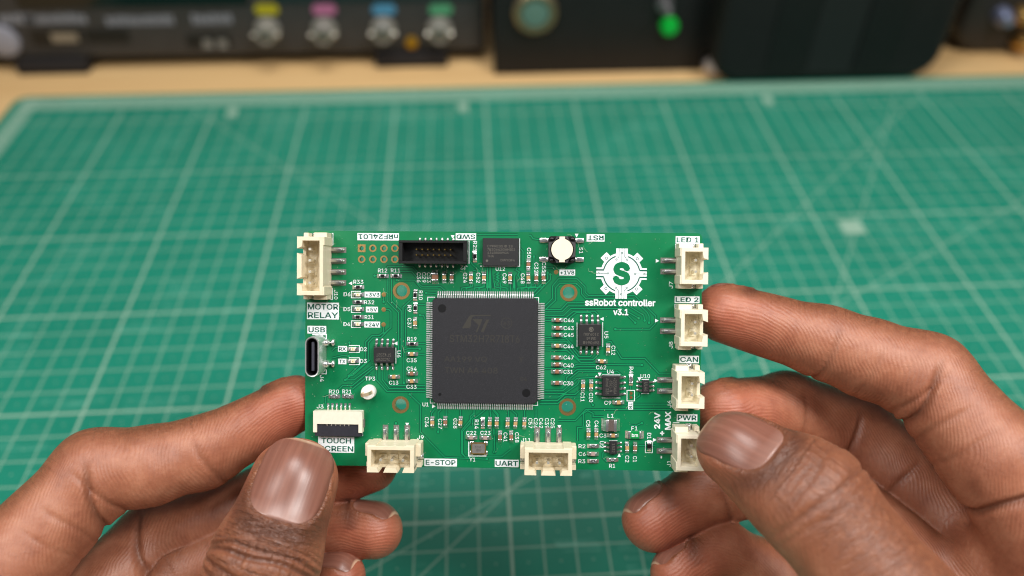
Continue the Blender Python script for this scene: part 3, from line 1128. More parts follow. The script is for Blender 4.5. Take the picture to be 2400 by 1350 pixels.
# ---- chip capacitors and resistors ------------------------------------------
def term_mesh(l, w, h):
    """metal end with its solder fillet; local x points outward"""
    bm = bmesh.new()
    box(bm, -0.045 * l / .16, 0, -w / 2, w / 2, 0.0, h, 0.018, 0, 2)
    # fillet
    p = [(0, 0.0), (0.055 * l / .16, 0.0), (0.05 * l / .16, 0.008), (0.02 * l / .16, h * 0.35), (0, h * 0.8)]
    a = [bm.verts.new((x, -w * 0.5, z)) for x, z in p]
    b = [bm.verts.new((x, w * 0.5, z)) for x, z in p]
    for i in range(len(p) - 1):
        bm.faces.new((a[i], a[i + 1], b[i + 1], b[i]))
    bm.faces.new(a[::-1])
    bm.faces.new(b)
    bmesh.ops.recalc_face_normals(bm, faces=bm.faces[:])
    return mesh('terminal', bm, M_tin, True, 35)


def body_mesh(name, l, w, h, m, bev=0.006):
    bm = bmesh.new()
    box(bm, -l / 2, l / 2, -w / 2, w / 2, 0.004, h, bev, 0, 1)
    return mesh(name, bm, m)


M_tan = mat('capacitor_tan', (184, 148, 100), 0.45, 0, 0.5, 0.12, 8)
M_brown = mat('capacitor_brown', (148, 104, 80), 0.45, 0, 0.5, 0.1, 8)
M_pink = mat('capacitor_grey', (168, 146, 140), 0.45, 0, 0.5, 0.1, 8)
M_resb = mat('resistor_black', (22, 22, 25), 0.3, 0, 0.5, 0.1, 20)
M_alum = mat('alumina', (214, 214, 210), 0.5, 0, 0.4, 0.04)
T0603 = term_mesh(0.16, 0.088, 0.082)
T0603r = term_mesh(0.16, 0.088, 0.05)
T0805 = term_mesh(0.19, 0.15, 0.11)
CB = {k: body_mesh('capacitor', 0.086, 0.083, 0.079, m) for k, m in (('t', M_tan), ('b', M_brown), ('p', M_pink))}
CB5 = body_mesh('capacitor', 0.11, 0.142, 0.105, M_brown)
bmr = bmesh.new()
box(bmr, -0.06, 0.06, -0.042, 0.042, 0.004, 0.043, 0.004, 0)
box(bmr, -0.043, 0.043, -0.036, 0.036, 0.0425, 0.051, 0.004, 1)
RBm = mesh('resistor', bmr, [M_alum, M_resb])
bml = bmesh.new()
M_led = mat('led_lens', (236, 226, 200), 0.3, 0, 0.5, 0.06, 30)
box(bml, -0.05, 0.05, -0.042, 0.042, 0.004, 0.055, 0.008, 0)
box(bml, -0.016, 0.016, -0.014, 0.014, 0.0545, 0.058, 0.003, 1)
LBm = mesh('indicator_led', bml, [M_led, mat('led_die', (200, 170, 110), 0.4)])


def two_pin(name, me, tm, half, px, py, vert, hmid=0.04):
    q = L(px, py, hmid)
    ang = math.pi / 2 if vert else 0
    o = link(name, me, board, Matrix.Translation((q.x + random.uniform(-.004, .004), q.y + random.uniform(-.004, .004), 0)) @ Matrix.Rotation(ang + random.uniform(-.045, .045), 4, 'Z'))
    for s in (0, math.pi):
        link('terminal', tm, o, Matrix.Rotation(s, 4, 'Z') @ Matrix.Translation((half, 0, 0)))
    return o


for px, py, v, k in ((972.7, 757.5, 1, 't'), (1041.5, 650, 1, 't'), (1059, 650.6, 1, 'b'), (1104, 650.8, 1, 't'), (1134.6, 650.6, 1, 't'),
                     (1195.2, 651.3, 1, 't'), (1238.3, 651.3, 1, 't'), (1256.7, 651.7, 1, 'b'), (1274, 651.7, 1, 'b'), (1238.8, 619.6, 1, 'b'),
                     (965.4, 829.8, 0, 't'), (965.4, 875, 0, 'b'), (965.4, 893.3, 0, 't'), (923, 883, 0, 't'),
                     (1013.3, 990.2, 1, 't'), (1043.5, 990.2, 1, 'b'), (1079.4, 990.2, 1, 't'), (1147.7, 991.9, 1, 't'), (1164.4, 991.9, 1, 't'),
                     (1190, 992.5, 1, 't'), (1208.5, 992.5, 1, 't'), (1228.8, 993, 1, 't'), (1172, 1023.7, 1, 'b'), (1198.6, 1024, 1, 'b'),
                     (1104.4, 1025.4, 0, 'p'), (1137.7, 1025.8, 0, 'p'),
                     (1306.7, 749.8, 0, 'b'), (1306.7, 768.5, 0, 'b'), (1306.3, 784.2, 0, 'b'), (1306, 810.6, 0, 't'), (1305.6, 837.7, 0, 'b'), (1305.6, 854, 0, 'b'), (1305.6, 870.6, 0, 'b'), (1305, 897.5, 0, 'b'),
                     (1424.8, 819.6, 1, 't'), (1410.2, 846.7, 0, 't'), (1367, 904.4, 1, 't'), (1385.4, 904.4, 1, 't'), (1449.4, 943.5, 0, 't'),
                     (1379.2, 1017.7, 1, 't'), (1397.9, 1017.7, 1, 't'), (1436.5, 1020.8, 0, 't'), (1389.6, 1064, 0, 'p'), (1469.6, 1050, 1, 't'), (1488.3, 1050, 1, 'b')):
    two_pin('capacitor', CB[k], T0603, 0.083, px, py, v)
two_pin('capacitor', CB5, T0805, 0.10, 1019.6, 649, 1)
for px, py, v, s in ((896.3, 646.7, 0, ''), (927.5, 646.7, 0, ''), (839.4, 673, 0, ''), (839, 708, 0, ''), (838.3, 743, 0, ''), (973, 692, 1, ''), (973, 722.5, 1, ''),
                     (1112.3, 601.7, 1, ''), (965.4, 805.8, 0, ''), (782.9, 929.2, 0, '103'), (814.4, 929.2, 0, '103'), (1131, 991.7, 1, '181'), (1479, 890.8, 1, '121'),
                     (1389.6, 1045.8, 0, '513'), (1390, 1081, 0, '13C'), (1435.8, 1077.7, 0, '514')):
    o = two_pin('resistor', RBm, T0603r, 0.083, px, py, v)
    if s:
        TEXTS.append((s, None, (0, 0, 0), 0, 0.042, M_silk, 0.0525, 0.066, 0.0, o, 'lettering'))
for px, py, v in ((839, 690.4, 0), (839, 724.6, 0), (838.3, 759.6, 0), (826.9, 817.7, 0), (826.9, 846.5, 0)):
    two_pin('indicator_led', LBm, T0603r, 0.083, px, py, v)
# diode, fuse, coil
b3 = bmesh.new()
box(b3, -0.05, 0.05, -0.05, 0.05, 0.004, 0.075, 0.01)
two_pin('diode', mesh('diode', b3, M_resb), T0603r, 0.075, 1521.7, 1045.8, 1)
b3 = bmesh.new()
box(b3, -0.105, 0.105, -0.08, 0.08, 0.004, 0.075, 0.006)
fu = two_pin('fuse', mesh('fuse', b3, mat('fuse_green', (0, 140, 66), 0.35)), term_mesh(0.2, 0.17, 0.075), 0.145, 1487.5, 1019.2, 0)
TEXTS.append(('bm', None, (0, 0, 0), 0, 0.082, M_silk, 0.0765, 0.14, 0.015, fu, 'lettering'))
b3 = bmesh.new()
box(b3, -0.07, 0.07, -0.125, 0.125, 0.004, 0.15, 0.008)
two_pin('inductor', mesh('inductor', b3, mat('ferrite', (92, 80, 76), 0.5, 0, 0.4, 0.2, 60)), term_mesh(0.24, 0.27, 0.16), 0.125, 1431.3, 995.8, 0)

# ---- chips with gull-wing leads ---------------------------------------------
def gull(l, w, h, t=0.014):
    """lead; x outward from the body side at 0"""
    bm = bmesh.new()
    top = [(0, h), (l * .25, h), (l * .42, h * 0.72), (l * .55, t * 1.2), (l, t * 1.2)]
    bot = [(x, max(0.0, z - t)) for x, z in top]
    bot = [(0, h - t), (l * .2, h - t), (l * .34, h * .6), (l * .48, 0.001), (l, 0.001)]
    o = top + bot[::-1]
    a = [bm.verts.new((x, -w / 2, z)) for x, z in o]
    b = [bm.verts.new((x, w / 2, z)) for x, z in o]
    n = len(o)
    for i in range(4):
        bm.faces.new((a[i], a[i + 1], b[i + 1], b[i]))
        j = n - 1 - i
        bm.faces.new((a[j], b[j], b[j - 1], a[j - 1]))
        bm.faces.new((a[i], a[j], a[j - 1], a[i + 1]))
        bm.faces.new((b[i], b[i + 1], b[j - 1], b[j]))
    bm.faces.new((a[4], a[5], b[5], b[4]))
    bm.faces.new((a[0], b[0], b[-1], a[-1]))
    bmesh.ops.recalc_face_normals(bm, faces=bm.faces[:])
    return mesh('lead', bm, M_lead)


def slab(bm, w, h, z0, zm, z1, draft, r, mi=0):
    """moulded body with a parting line half way up"""
    rings = []
    for k, z in ((1 - draft, z0), (1, zm), (1 - draft, z1 - 0.004), (1 - draft - 0.012 / w, z1)):
        rings.append([bm.verts.new((x, y, z)) for x, y in rrect(w - (1 - k) * w, h - (1 - k) * w, r, 2)])
    n = len(rings[0])
    for a, b in zip(rings, rings[1:]):
        for i in range(n):
            bm.faces.new((a[i], a[(i + 1) % n], b[(i + 1) % n], b[i])).material_index = mi
    bm.faces.new(rings[0][::-1]).material_index = mi
    bm.faces.new(rings[-1]).material_index = mi


def soic(name, cx, cy, w, h, hgt, n, pitch, ll, lw, rot, padm=True):
    """leads along +-y of the local frame; rot turns the whole chip"""
    q = L(cx, cy, hgt)
    bm = bmesh.new()
    slab(bm, w, h, 0.012, hgt * .5, hgt, 0.06, 0.01)
    o = link(name, mesh(name, bm, M_chip2), board, Matrix.Translation((q.x, q.y, 0)) @ Matrix.Rotation(math.radians(rot), 4, 'Z'))
    me = gull(ll, lw, hgt * 0.55, 0.02)
    b3 = bmesh.new()
    blob(b3, (ll * 1.02, 0, 0.0), (ll * 0.34, lw * 0.72, 0.028), 8)
    sm = mesh('solder_joint', b3, M_tin, True)
    for s in (1, -1):
        for i in range(n):
            x = (i - (n - 1) / 2) * pitch
            M = Matrix.Translation((x, s * h / 2, 0)) @ Matrix.Rotation(math.pi / 2 * s, 4, 'Z')
            link('lead', me, o, M)
            link('solder_joint', sm, o, M)
    return o


u6 = soic('memory_chip', 899.3, 832, 0.49, 0.37, 0.15, 4, 0.127, 0.135, 0.05, 0)
TEXTS.append(('ST K232T', None, (0, 0.0, 0), 180, 0.07, M_laser, 0.1512, 0.34, 0.0, u6, 'lettering'))
TEXTS.append(('24C02WP', None, (-0.02, -0.10, 0), 180, 0.07, M_laser, 0.1512, 0.32, 0.0, u6, 'lettering'))
u5 = soic('flash_chip', 1382.4, 785.5, 0.53, 0.51, 0.17, 4, 0.127, 0.15, 0.05, 0)
for s, y, w_ in (('2109J0U', 0.02, 0.33), ('SM e3', -0.075, 0.2), ('26F064B', -0.17, 0.36)):
    TEXTS.append((s, None, (0.03, y, 0), 180, 0.062, M_laser, 0.1712, w_, 0.0, u5, 'lettering'))
b3 = bmesh.new()
for a0, a1, dx in ((20, 200, 0.0), (200, 380, 0.0)):
    vs = [b3.verts.new((x, y, 0)) for x, y in [(p[0] * 0.055, p[1] * 0.055) for p in arc_band(a0, a1 - 12, 0.72, 1.0, 9)]]
    b3.faces.new(vs)
for pts_ in (((-0.032, -0.03), (-0.008, -0.03), (0.006, 0.03), (-0.012, 0.03)), ((0.004, -0.03), (0.026, -0.03), (0.036, 0.02), (0.018, 0.03))):
    b3.faces.new([b3.verts.new((x, y, 0)) for x, y in pts_])
link('maker_emblem', mesh('maker_emblem', b3, M_laser), u5, Matrix.Translation((0.03, 0.13, 0.1713)) @ Matrix.Rotation(math.pi, 4, 'Z'))
u4 = soic('transceiver_chip', 1432, 905.3, 0.48, 0.40, 0.15, 4, 0.127, 0.115, 0.05, 90)
for s, y, w_ in (('Atmel 335', -0.085, 0.36), ('6561-N', 0.0, 0.25), ('•2335AGA', 0.09, 0.36)):
    TEXTS.append((s, None, (0.0, -y, 0), 180, 0.066, M_laser, 0.1512, w_, 0.0, u4, 'lettering'))
u10 = soic('protection_chip', 1513.9, 906.3, 0.30, 0.16, 0.11, 3, 0.095, 0.10, 0.045, 90)
TEXTS.append(('UL46', None, (0, 0, 0), 180, 0.07, M_laser, 0.1112, 0.2, 0.0, u10, 'lettering'))
u2 = soic('regulator_chip', 1437.5, 1050, 0.31, 0.165, 0.11, 3, 0.095, 0.095, 0.045, 90)
TEXTS.append(('1532', None, (0, 0, 0), 180, 0.066, M_laser, 0.1112, 0.2, 0.0, u2, 'lettering'))

# the large processor
HU = 0.15
a, b = L(1012.3, 945.0, HU), L(1261.0, 699.8, HU)
q = (a + b) / 2
bm = bmesh.new()
pts = []
wq, hq, ch = 2.4, 2.4, 0.07
rings = []
for k, z in ((0.985, 0.012), (1.0, HU * .5), (0.985, HU - 0.006), (0.98, HU)):
    w2, h2 = wq / 2 * k, hq / 2 * k
    rings.append([bm.verts.new((x, y, z)) for x, y in ((w2 - ch, -h2), (w2, -h2 + ch), (w2, h2 - ch), (w2 - ch, h2), (-w2 + ch, h2), (-w2, h2 - ch), (-w2, -h2 + ch), (-w2 + ch, -h2))])
for r0, r1 in zip(rings, rings[1:]):
    for i in range(8):
        bm.faces.new((r0[i], r0[(i + 1) % 8], r1[(i + 1) % 8], r1[i]))
bm.faces.new(rings[0][::-1])
bm.faces.new(rings[-1])
u1 = link('processor_chip', mesh('processor_chip', bm, M_chip), board, Matrix.Translation((q.x, q.y, 0)) @ Matrix.Rotation(math.radians(0.2), 4, 'Z'))
lm = gull(0.15, 0.027, 0.085, 0.014)
lm.materials[0] = mat('bright_lead', (244, 244, 244), 0.36, 0.8, 0.5, 0.1, 30)
for s in range(4):
    for i in range(44):
        x = (i - 21.5) * 0.05
        link('lead', lm, u1, Matrix.Rotation(math.pi / 2 * s, 4, 'Z') @ Matrix.Translation((wq / 2 - 0.004, x, 0)))


def onchip(px, py, h=HU):
    p = L(px, py, h) - Vector((q.x, q.y, 0))
    return p.x, p.y


for px, py, r in ((1036.5, 722.5, 0.094), (1233, 921.5, 0.094), (1030.5, 924, 0.036)):
    x, y = onchip(px, py)
    b3 = bmesh.new()
    lathe(b3, [(r, HU + 0.0006), (r, HU + 0.0012), (r * 0.9, HU + 0.0013)], 24)
    link('mould_mark', mesh('mould_mark', b3, M_mould), u1, Matrix.Translation((x, y, 0)))
for s, px, py, hh, w_ in (('STM32H7R7I8T6', 1136, 794, 0.165, 1.58), ('AA199 VQ', 1091, 842, 0.13, 0.96), ('Y', 1221.5, 843, 0.13, 0.10), ('TWN AA 408', 1104, 868, 0.13, 1.2), ('04', 1227, 888.5, 0.09, 0.15), ('e3', 1187.6, 757.5, 0.10, 0.14)):
    x, y = onchip(px, py)
    TEXTS.append((s, None, (x, y, 0), 0, hh, M_laserd, HU + 0.0012, w_, 0.0, u1, 'lettering'))
b3 = bmesh.new()
x0, y0 = onchip(1187.6, 757.5)
for a0 in (0, 180):
    b3.faces.new([b3.verts.new((x0 + x, y0 + y, HU + 0.0012)) for x, y in arc_band(a0, a0 + 180, 0.112, 0.124, 14)])
# maker's slanted two-letter emblem
for poly in ([(1083, 769), (1099, 742), (1104, 738), (1152, 738), (1150, 740.5), (1112, 740.5), (1107, 744), (1105, 748), (1104, 764), (1100, 769)],
             [(1107, 748), (1131, 748), (1119, 778), (1115, 778), (1122, 762)],
             [(1140, 749), (1147, 749), (1134, 777.5), (1127, 777.5)]):
    b3.faces.new([b3.verts.new((*onchip(px, py), HU + 0.0013)) for px, py in poly])
b3.normal_update()
bmesh.ops.triangulate(b3, faces=b3.faces[:])
b3.normal_update()
for f in b3.faces:
    if f.normal.z < 0:
        f.normal_flip()
link('maker_emblem', mesh('maker_emblem', b3, M_laserd), u1)

# memory package without leads
a, b = L(1131, 622.5, 0.1), L(1216.3, 558.5, 0.1)
c_ = (a + b) / 2
bm = bmesh.new()
box(bm, (a.x - b.x) / 2, (b.x - a.x) / 2, (a.y - b.y) / 2, (b.y - a.y) / 2, 0.03, 0.1, 0.004)
box(bm, (a.x - b.x) / 2 + .01, (b.x - a.x) / 2 - .01, (a.y - b.y) / 2 + .01, (b.y - a.y) / 2 - .01, 0.002, 0.03, 0.0)
u12 = link('memory_package', mesh('memory_package', bm, M_chip2), board, Matrix.Translation((c_.x, c_.y, 0)))
for s, dx, dy, w_ in (('CYPRESS © 18', -0.02, 0.13, 0.57), ('7KS0642GAHI02', 0.01, 0.055, 0.63), ('434BB009QA', -0.06, -0.02, 0.48), ('THA', -0.23, -0.095, 0.15), ('DWYGF4', 0.16, -0.185, 0.32)):
    TEXTS.append((s, None, (dx, dy, 0), 0, 0.055, M_laser, 0.1012, w_, 0.0, u12, 'lettering'))
b3 = bmesh.new()
lathe(b3, [(0.028, 0.1004), (0.028, 0.1012), (0.02, 0.1014)], 16)
link('pin_mark', mesh('pin_mark', b3, M_laser), u12, Matrix.Translation((-0.31, -0.2, 0)))
b3 = bmesh.new()
lathe(b3, [(0.018, 0.0), (0.018, 0.004)], 12)
p = L(1127.5, 624)
link('pin_dot', mesh('pin_dot', b3, M_silk), board, Matrix.Translation((p.x, p.y, 0.001)))

# crystal
a, b = L(1103.5, 1065, 0.07), L(1139.4, 1037.5, 0.07)
c_ = (a + b) / 2
w2, h2 = (b.x - a.x) / 2, (b.y - a.y) / 2
bm = bmesh.new()
box(bm, -w2, w2, -h2, h2, 0.002, 0.055, 0.004)
y1o = link('crystal', mesh('crystal', bm, mat('ceramic_brown', (70, 60, 52), 0.5)), board, Matrix.Translation((c_.x, c_.y, 0)))
link('crystal_frame', planar('crystal_frame', [rrect(2 * w2 - .01, 2 * h2 - .01, 0.03, 4), rrect(2 * w2 - .055, 2 * h2 - .055, 0.025, 4)], 0.054, 0.072, mat('pale_gold', (214, 176, 104), 0.3, 0.9)), y1o)
link('crystal_lid', planar('crystal_lid', [rrect(2 * w2 - .06, 2 * h2 - .06, 0.02, 4)], 0.054, 0.068, mat('brushed_lid', (140, 136, 132), 0.45, 0.5)), y1o)
for sx in (-1, 1):
    for sy in (-1, 1):
        b3 = bmesh.new()
        box(b3, -0.045, 0.045, -0.05, 0.05, 0.001, 0.03, 0.012)
        link('solder_joint', mesh('solder_joint', b3, M_tin, True), y1o, Matrix.Translation((sx * w2 * .93, sy * h2 * .8, 0)))
M_darkink = mat('dark_ink', (52, 50, 50), 0.5, 0, 0.3, 0)
TEXTS.append(('10.0', None, (-0.01, 0.03, 0), 0, 0.05, M_darkink, 0.069, 0.13, 0.0, y1o, 'lettering'))
TEXTS.append(('J2U7', None, (0.0, -0.04, 0), 0, 0.05, M_darkink, 0.069, 0.13, 0.0, y1o, 'lettering'))

# jumper pads beside the termination mark
for dy, s in ((0.055, 1), (-0.04, 1)):
    p = L(1478.2, 927.2)
    b3 = bmesh.new()
    o_ = [(-0.035, 0.035), (0.0, 0.01), (0.035, 0.035), (0.035, -0.02), (0.0, -0.05), (-0.035, -0.02)]
    prism(b3, o_, 0.001, 0.005)
    link('jumper_pad', mesh('jumper_pad', b3, mat('bare_copper', (168, 118, 72), 0.4, 0.8)), board, Matrix.Translation((p.x, p.y + dy, 0)) @ Matrix.Rotation(math.radians(90), 4, 'Z'))

# ---- wire-to-board connectors ------------------------------------------------
def conn_mesh(n, m):
    """upright shrouded housing: x along the pins, y outward from its back face, z up"""
    bm = bmesh.new()
    hw = 0.25 * (n - 1) / 2 + 0.27
    D, H, t = 0.58, 0.72, 0.085
    bv = 0.008
    box(bm, -hw, hw, 0.0, D, 0.02, 0.24, bv)                         # base
    box(bm, -hw, hw, 0.002, t, 0.23, H, bv)                          # back wall
    for s in (-1, 1):
        x0, x1 = sorted((s * hw, s * (hw - 0.09)))
        box(bm, x0, x1, t - 0.01, D - 0.07, 0.23, H - 0.002, bv)      # end walls
        x0, x1 = sorted((s * (hw + 0.003), s * (hw - 0.19)))
        box(bm, x0, x1, -0.022, 0.05, 0.02, H - 0.015, bv)           # ribs on the back
        # wings with a slot for the solder tab
        x0, x1 = sorted((s * (hw - 0.02), s * (hw + 0.105)))
        box(bm, x0, x1, 0.0, 0.29, 0.02, 0.42, bv)
        box(bm, x0, x1, 0.45, 0.56, 0.02, 0.30, bv)
        # outer wall pieces, thick, beside the notches
        x0, x1 = sorted((s * (hw - 0.001), s * (hw - 0.25)))
        pts_ = [(s * hw, D), (s * (hw - 0.26), D), (s * (hw - 0.22), D - 0.1), (s * (hw - 0.1), D - 0.12), (s * hw, D - 0.12)]
        prism(bm, pts_ if s < 0 else pts_[::-1], 0.2, H - 0.004)
    mid = 2 * hw - 2 * 0.25 - 2 * 0.12
    if n > 2:
        prism(bm, [(-mid / 2 - 0.01, D + 0.002), (-mid / 2 + 0.035, D - 0.1), (mid / 2 - 0.035, D - 0.1), (mid / 2 + 0.01, D + 0.002)][::-1], 0.2, H - 0.006)
    box(bm, -hw + 0.05, hw - 0.05, D - 0.09, D - 0.02, 0.2, 0.33, 0)   # sill under the notches
    # steps in the floor round each pin
    for i in range(n):
        x = (i - (n - 1) / 2) * 0.25
        box(bm, x - 0.085, x + 0.085, 0.27, 0.40, 0.235, 0.275, 0.005)
        box(bm, x - 0.035, x + 0.035, t - 0.005, t + 0.02, 0.24, 0.56, 0.004)
    return mesh('connector', bm, m)


bm = bmesh.new()
box(bm, -0.031, 0.031, -0.031, 0.031, 0.2, 0.58, 0.01)
PINM = mesh('pin', bm, M_nick)
bm = bmesh.new()
box(bm, -0.034, 0.034, -0.25, 0.03, 0.05, 0.098, 0.012, 0, 2)
blob(bm, (0, -0.245, 0.035), (0.034, 0.03, 0.055), 8)
LEADM = mesh('lead', bm, M_lead, True, 40)
bm = bmesh.new()
box(bm, -0.062, 0.062, -0.335, 0.0, 0.001, 0.007)
PADM = mesh('solder_pad', bm, M_pad)
bm = bmesh.new()
blob(bm, (0, -0.15, 0.0), (0.06, 0.145, 0.062), 12)
FILM = mesh('solder_joint', bm, M_tin, True)
bm = bmesh.new()
box(bm, -0.075, 0.03, 0.30, 0.44, 0.004, 0.03, 0.008)
box(bm, -0.085, -0.065, 0.31, 0.43, 0.02, 0.26, 0.006)
blob(bm, (-0.03, 0.37, 0.02), (0.06, 0.06, 0.06), 8)
TABM = mesh('solder_tab', bm, M_tin, True, 40)
CM_ = {}


def connector(n, px, py, rot, m, full=False):
    if (n, m.name) not in CM_:
        CM_[(n, m.name)] = conn_mesh(n, m)
    p = L(px, py)
    o = link('connector', CM_[(n, m.name)], board, Matrix.Translation((p.x, p.y, 0)) @ Matrix.Rotation(math.radians(rot), 4, 'Z'))
    hw = 0.25 * (n - 1) / 2 + 0.27
    for i in range(n):
        x = (i - (n - 1) / 2) * 0.25
        link('pin', PINM, o, Matrix.Translation((x, 0.34, 0)))
        link('lead', LEADM, o, Matrix.Translation((x, 0, 0)))
        link('solder_pad', PADM, o, Matrix.Translation((x, 0, 0)))
        link('solder_joint', FILM, o, Matrix.Translation((x, 0, 0)) @ (Matrix.Diagonal((1, 1, 1.25, 1)) if full else Matrix.Translation((0, -0.06, 0)) @ Matrix.Diagonal((0.75, 0.85, 1, 1))))
    for s in (1, -1):
        link('solder_tab', TABM, o, Matrix.Translation((s * (hw + 0.085), 0, 0)) @ Matrix.Diagonal((s, 1, 1, 1)))
    return o


connector(4, 777.5, 624.2, 90, M_cream)
connector(2, 1583, 623.6, -90, M_creamL)
connector(2, 1582, 763.7, -90, M_creamL)
connector(2, 1575, 903.6, -90, M_creamL)
PWRC = connector(2, 1574, 1044, -90, M_creamL)
connector(3, 929, 1030, 180, M_cream, True)
connector(3, 1284.5, 1036, 180, M_cream, True)

# ---- shrouded pin header ----------------------------------------------------
HH = 0.52
a, b = L(933.8, 617.5, HH), L(1094.6, 564, HH)
c_ = (a + b) / 2
w2, h2 = (b.x - a.x) / 2, (b.y - a.y) / 2
bm = bmesh.new()
t = 0.055
for x0, x1, y0, y1 in ((-w2, w2, h2 - t, h2), (-w2, w2, -h2, -h2 + t), (-w2, -w2 + t * 1.6, -h2 + t, h2 - t), (w2 - t * 1.6, w2, -h2 + t, h2 - t)):
    box(bm, x0, x1, y0, y1, 0.05, HH, 0.008)
box(bm, -w2 + .01, w2 - .01, -h2 + .01, h2 - .01, 0.03, 0.17)
hd = link('pin_header', mesh('pin_header', bm, M_black), board, Matrix.Translation((c_.x, c_.y, 0)))
bm = bmesh.new()
box(bm, -0.018, 0.018, -0.018, 0.018, 0.16, 0.40, 0.006)
pm = mesh('pin', bm, mat('gold_pin', (212, 176, 100), 0.25, 1.0, 0.5, 0))
bm = bmesh.new()
box(bm, -0.022, 0.022, 0.0, 0.085, 0.012, 0.04, 0.008)
blob(bm, (0, 0.06, 0.01), (0.034, 0.05, 0.04), 8)
lm2 = mesh('lead', bm, M_tin, True, 50)
for i in range(7):
    x = (i - 3) * 0.127
    for s in (1, -1):
        link('pin', pm, hd, Matrix.Translation((x, s * 0.0635, 0)))
        link('lead', lm2, hd, Matrix.Translation((x + 0.02, s * (h2 - 0.02), 0)) @ Matrix.Rotation(0 if s > 0 else math.pi, 4, 'Z'))

# ---- reset push button ------------------------------------------------------
a, b = L(1285, 616, 0.3), L(1349.6, 553.5, 0.3)
c_ = (a + b) / 2
w2, h2 = (b.x - a.x) / 2, (b.y - a.y) / 2
bm = bmesh.new()
ch = 0.05
prism(bm, [(w2 - ch, -h2), (w2, -h2 + ch), (w2, h2 - ch), (w2 - ch, h2), (-w2 + ch, h2), (-w2, h2 - ch), (-w2, -h2 + ch), (-w2 + ch, -h2)], 0.02, 0.24)
sw = link('push_button', mesh('push_button', bm, M_black), board, Matrix.Translation((c_.x, c_.y, 0)))
# frame plate: broad across the middle, cut away at the corners
bm = bmesh.new()
o_ = [(w2 * .98, -h2 * .52), (w2 * .98, h2 * .52), (w2 * .56, h2 * .60), (w2 * .40, h2 * .99), (-w2 * .40, h2 * .99), (-w2 * .56, h2 * .60), (-w2 * .98, h2 * .52), (-w2 * .98, -h2 * .52), (-w2 * .56, -h2 * .60), (-w2 * .40, -h2 * .99), (w2 * .40, -h2 * .99), (w2 * .56, -h2 * .60)]
link('cover_plate', planar('cover_plate', [o_, circ(0.262, 32)], 0.24, 0.32, mat('button_frame', (70, 68, 70), 0.45, 0, 0.4, 0.08, 30)), sw)
bm = bmesh.new()
capo = []
for i in range(64):
    a_ = 2 * math.pi * i / 64
    x, y = 0.238 * math.cos(a_), 0.238 * math.sin(a_)
    capo.append((x, y))
cap = planar('button_cap', [capo], 0.2, 0.36, M_creamL)
link('button_cap', cap, sw)
bm = bmesh.new()
box(bm, -0.062, 0.062, -0.285, 0.285, 0.2, 0.357, 0.004)
link('cap_key', mesh('cap_key', bm, M_creamL), sw)
for sx in (-1, 1):
    for sy in (-1, 1):
        bm = bmesh.new()
        blob(bm, (sx * w2 * .76, sy * h2 * .80, 0.235), (0.07, 0.045, 0.05), 10)
        bm.transform(Matrix.Identity(4))
        link('rivet', mesh('rivet', bm, M_black, True), sw)
bm = bmesh.new()
box(bm, -0.02, 0.03, -0.045, 0.045, 0.03, 0.09, 0.008)
box(bm, 0.02, 0.20, -0.055, 0.055, 0.004, 0.04, 0.014, 0, 2)
bl = mesh('lead', bm, M_tin, True, 50)
for sx in (0, 1):
    for sy in (-1, 1):
        link('lead', bl, sw, Matrix.Translation(((-1 if sx else 1) * w2, sy * 0.215, 0)) @ Matrix.Rotation(math.pi * sx, 4, 'Z'))

# ---- upright USB-C socket ---------------------------------------------------
HS = 0.62
ctop = L(731, 836.5, HS)
bm = bmesh.new()
w_, h_ = 0.318, 0.90
out, inn = rrect(w_, h_, w_ / 2 - .001, 10), rrect(w_ - 0.06, h_ - 0.06, (w_ - .06) / 2 - .001, 10)
n = len(out)
ro = [[bm.verts.new((x * k, y * (1 - (1 - k) * .3), z)) for x, y in o_] for o_, z, k in ((out, 0.01, 1), (out, HS - .012, 1), (out, HS, 0.96), (inn, HS - 0.004, 1), (inn, 0.08, 1))]
for r0, r1 in zip(ro, ro[1:]):
    for i in range(n):
        bm.faces.new((r0[i], r0[(i + 1) % n], r1[(i + 1) % n], r1[i]))
M_shell = mat('usb_shell', (232, 233, 230), 0.3, 0.8, 0.5, 0.08, 12, 0.1, 18)
usb = link('usb_socket', mesh('usb_socket', bm, M_shell, True, 50), board, Matrix.Translation((ctop.x, ctop.y, 0)))
link('liner', planar('liner', [[(x * .97, y * .97) for x, y in inn]], 0.05, 0.12, mat('usb_black', (12, 12, 13), 0.5, 0, 0.4, 0)), usb)
link('liner', planar('liner', [rrect(w_ - 0.062, h_ - 0.062, (w_ - .062) / 2 - .001, 10), rrect(w_ - 0.1, h_ - 0.1, (w_ - .1) / 2 - .001, 10)], 0.1, HS - 0.015, mat('usb_black', (12, 12, 13), 0.5, 0, 0.4, 0)), usb)
bm = bmesh.new()
box(bm, -0.033, 0.033, -0.325, 0.325, 0.1, HS - 0.07, 0.012)
link('contact_tongue', mesh('contact_tongue', bm, mat('tongue_grey', (62, 62, 72), 0.4, 0, 0.5, 0.1, 30)), usb)
for y in (0.27, -0.22):
    bm = bmesh.new()
    blob(bm, (w_ / 2 + 0.02, 0, 0.05), (0.08, 0.09, 0.12), 12)
    blob(bm, (w_ / 2 + 0.16, 0, 0.03), (0.05, 0.085, 0.06), 12)
    box(bm, w_ / 2 + 0.02, w_ / 2 + 0.15, -0.02, 0.02, 0.03, 0.07, 0.01)
    link('solder_joint', mesh('solder_joint', bm, M_tin, True), usb, Matrix.Translation((0, y, 0)))

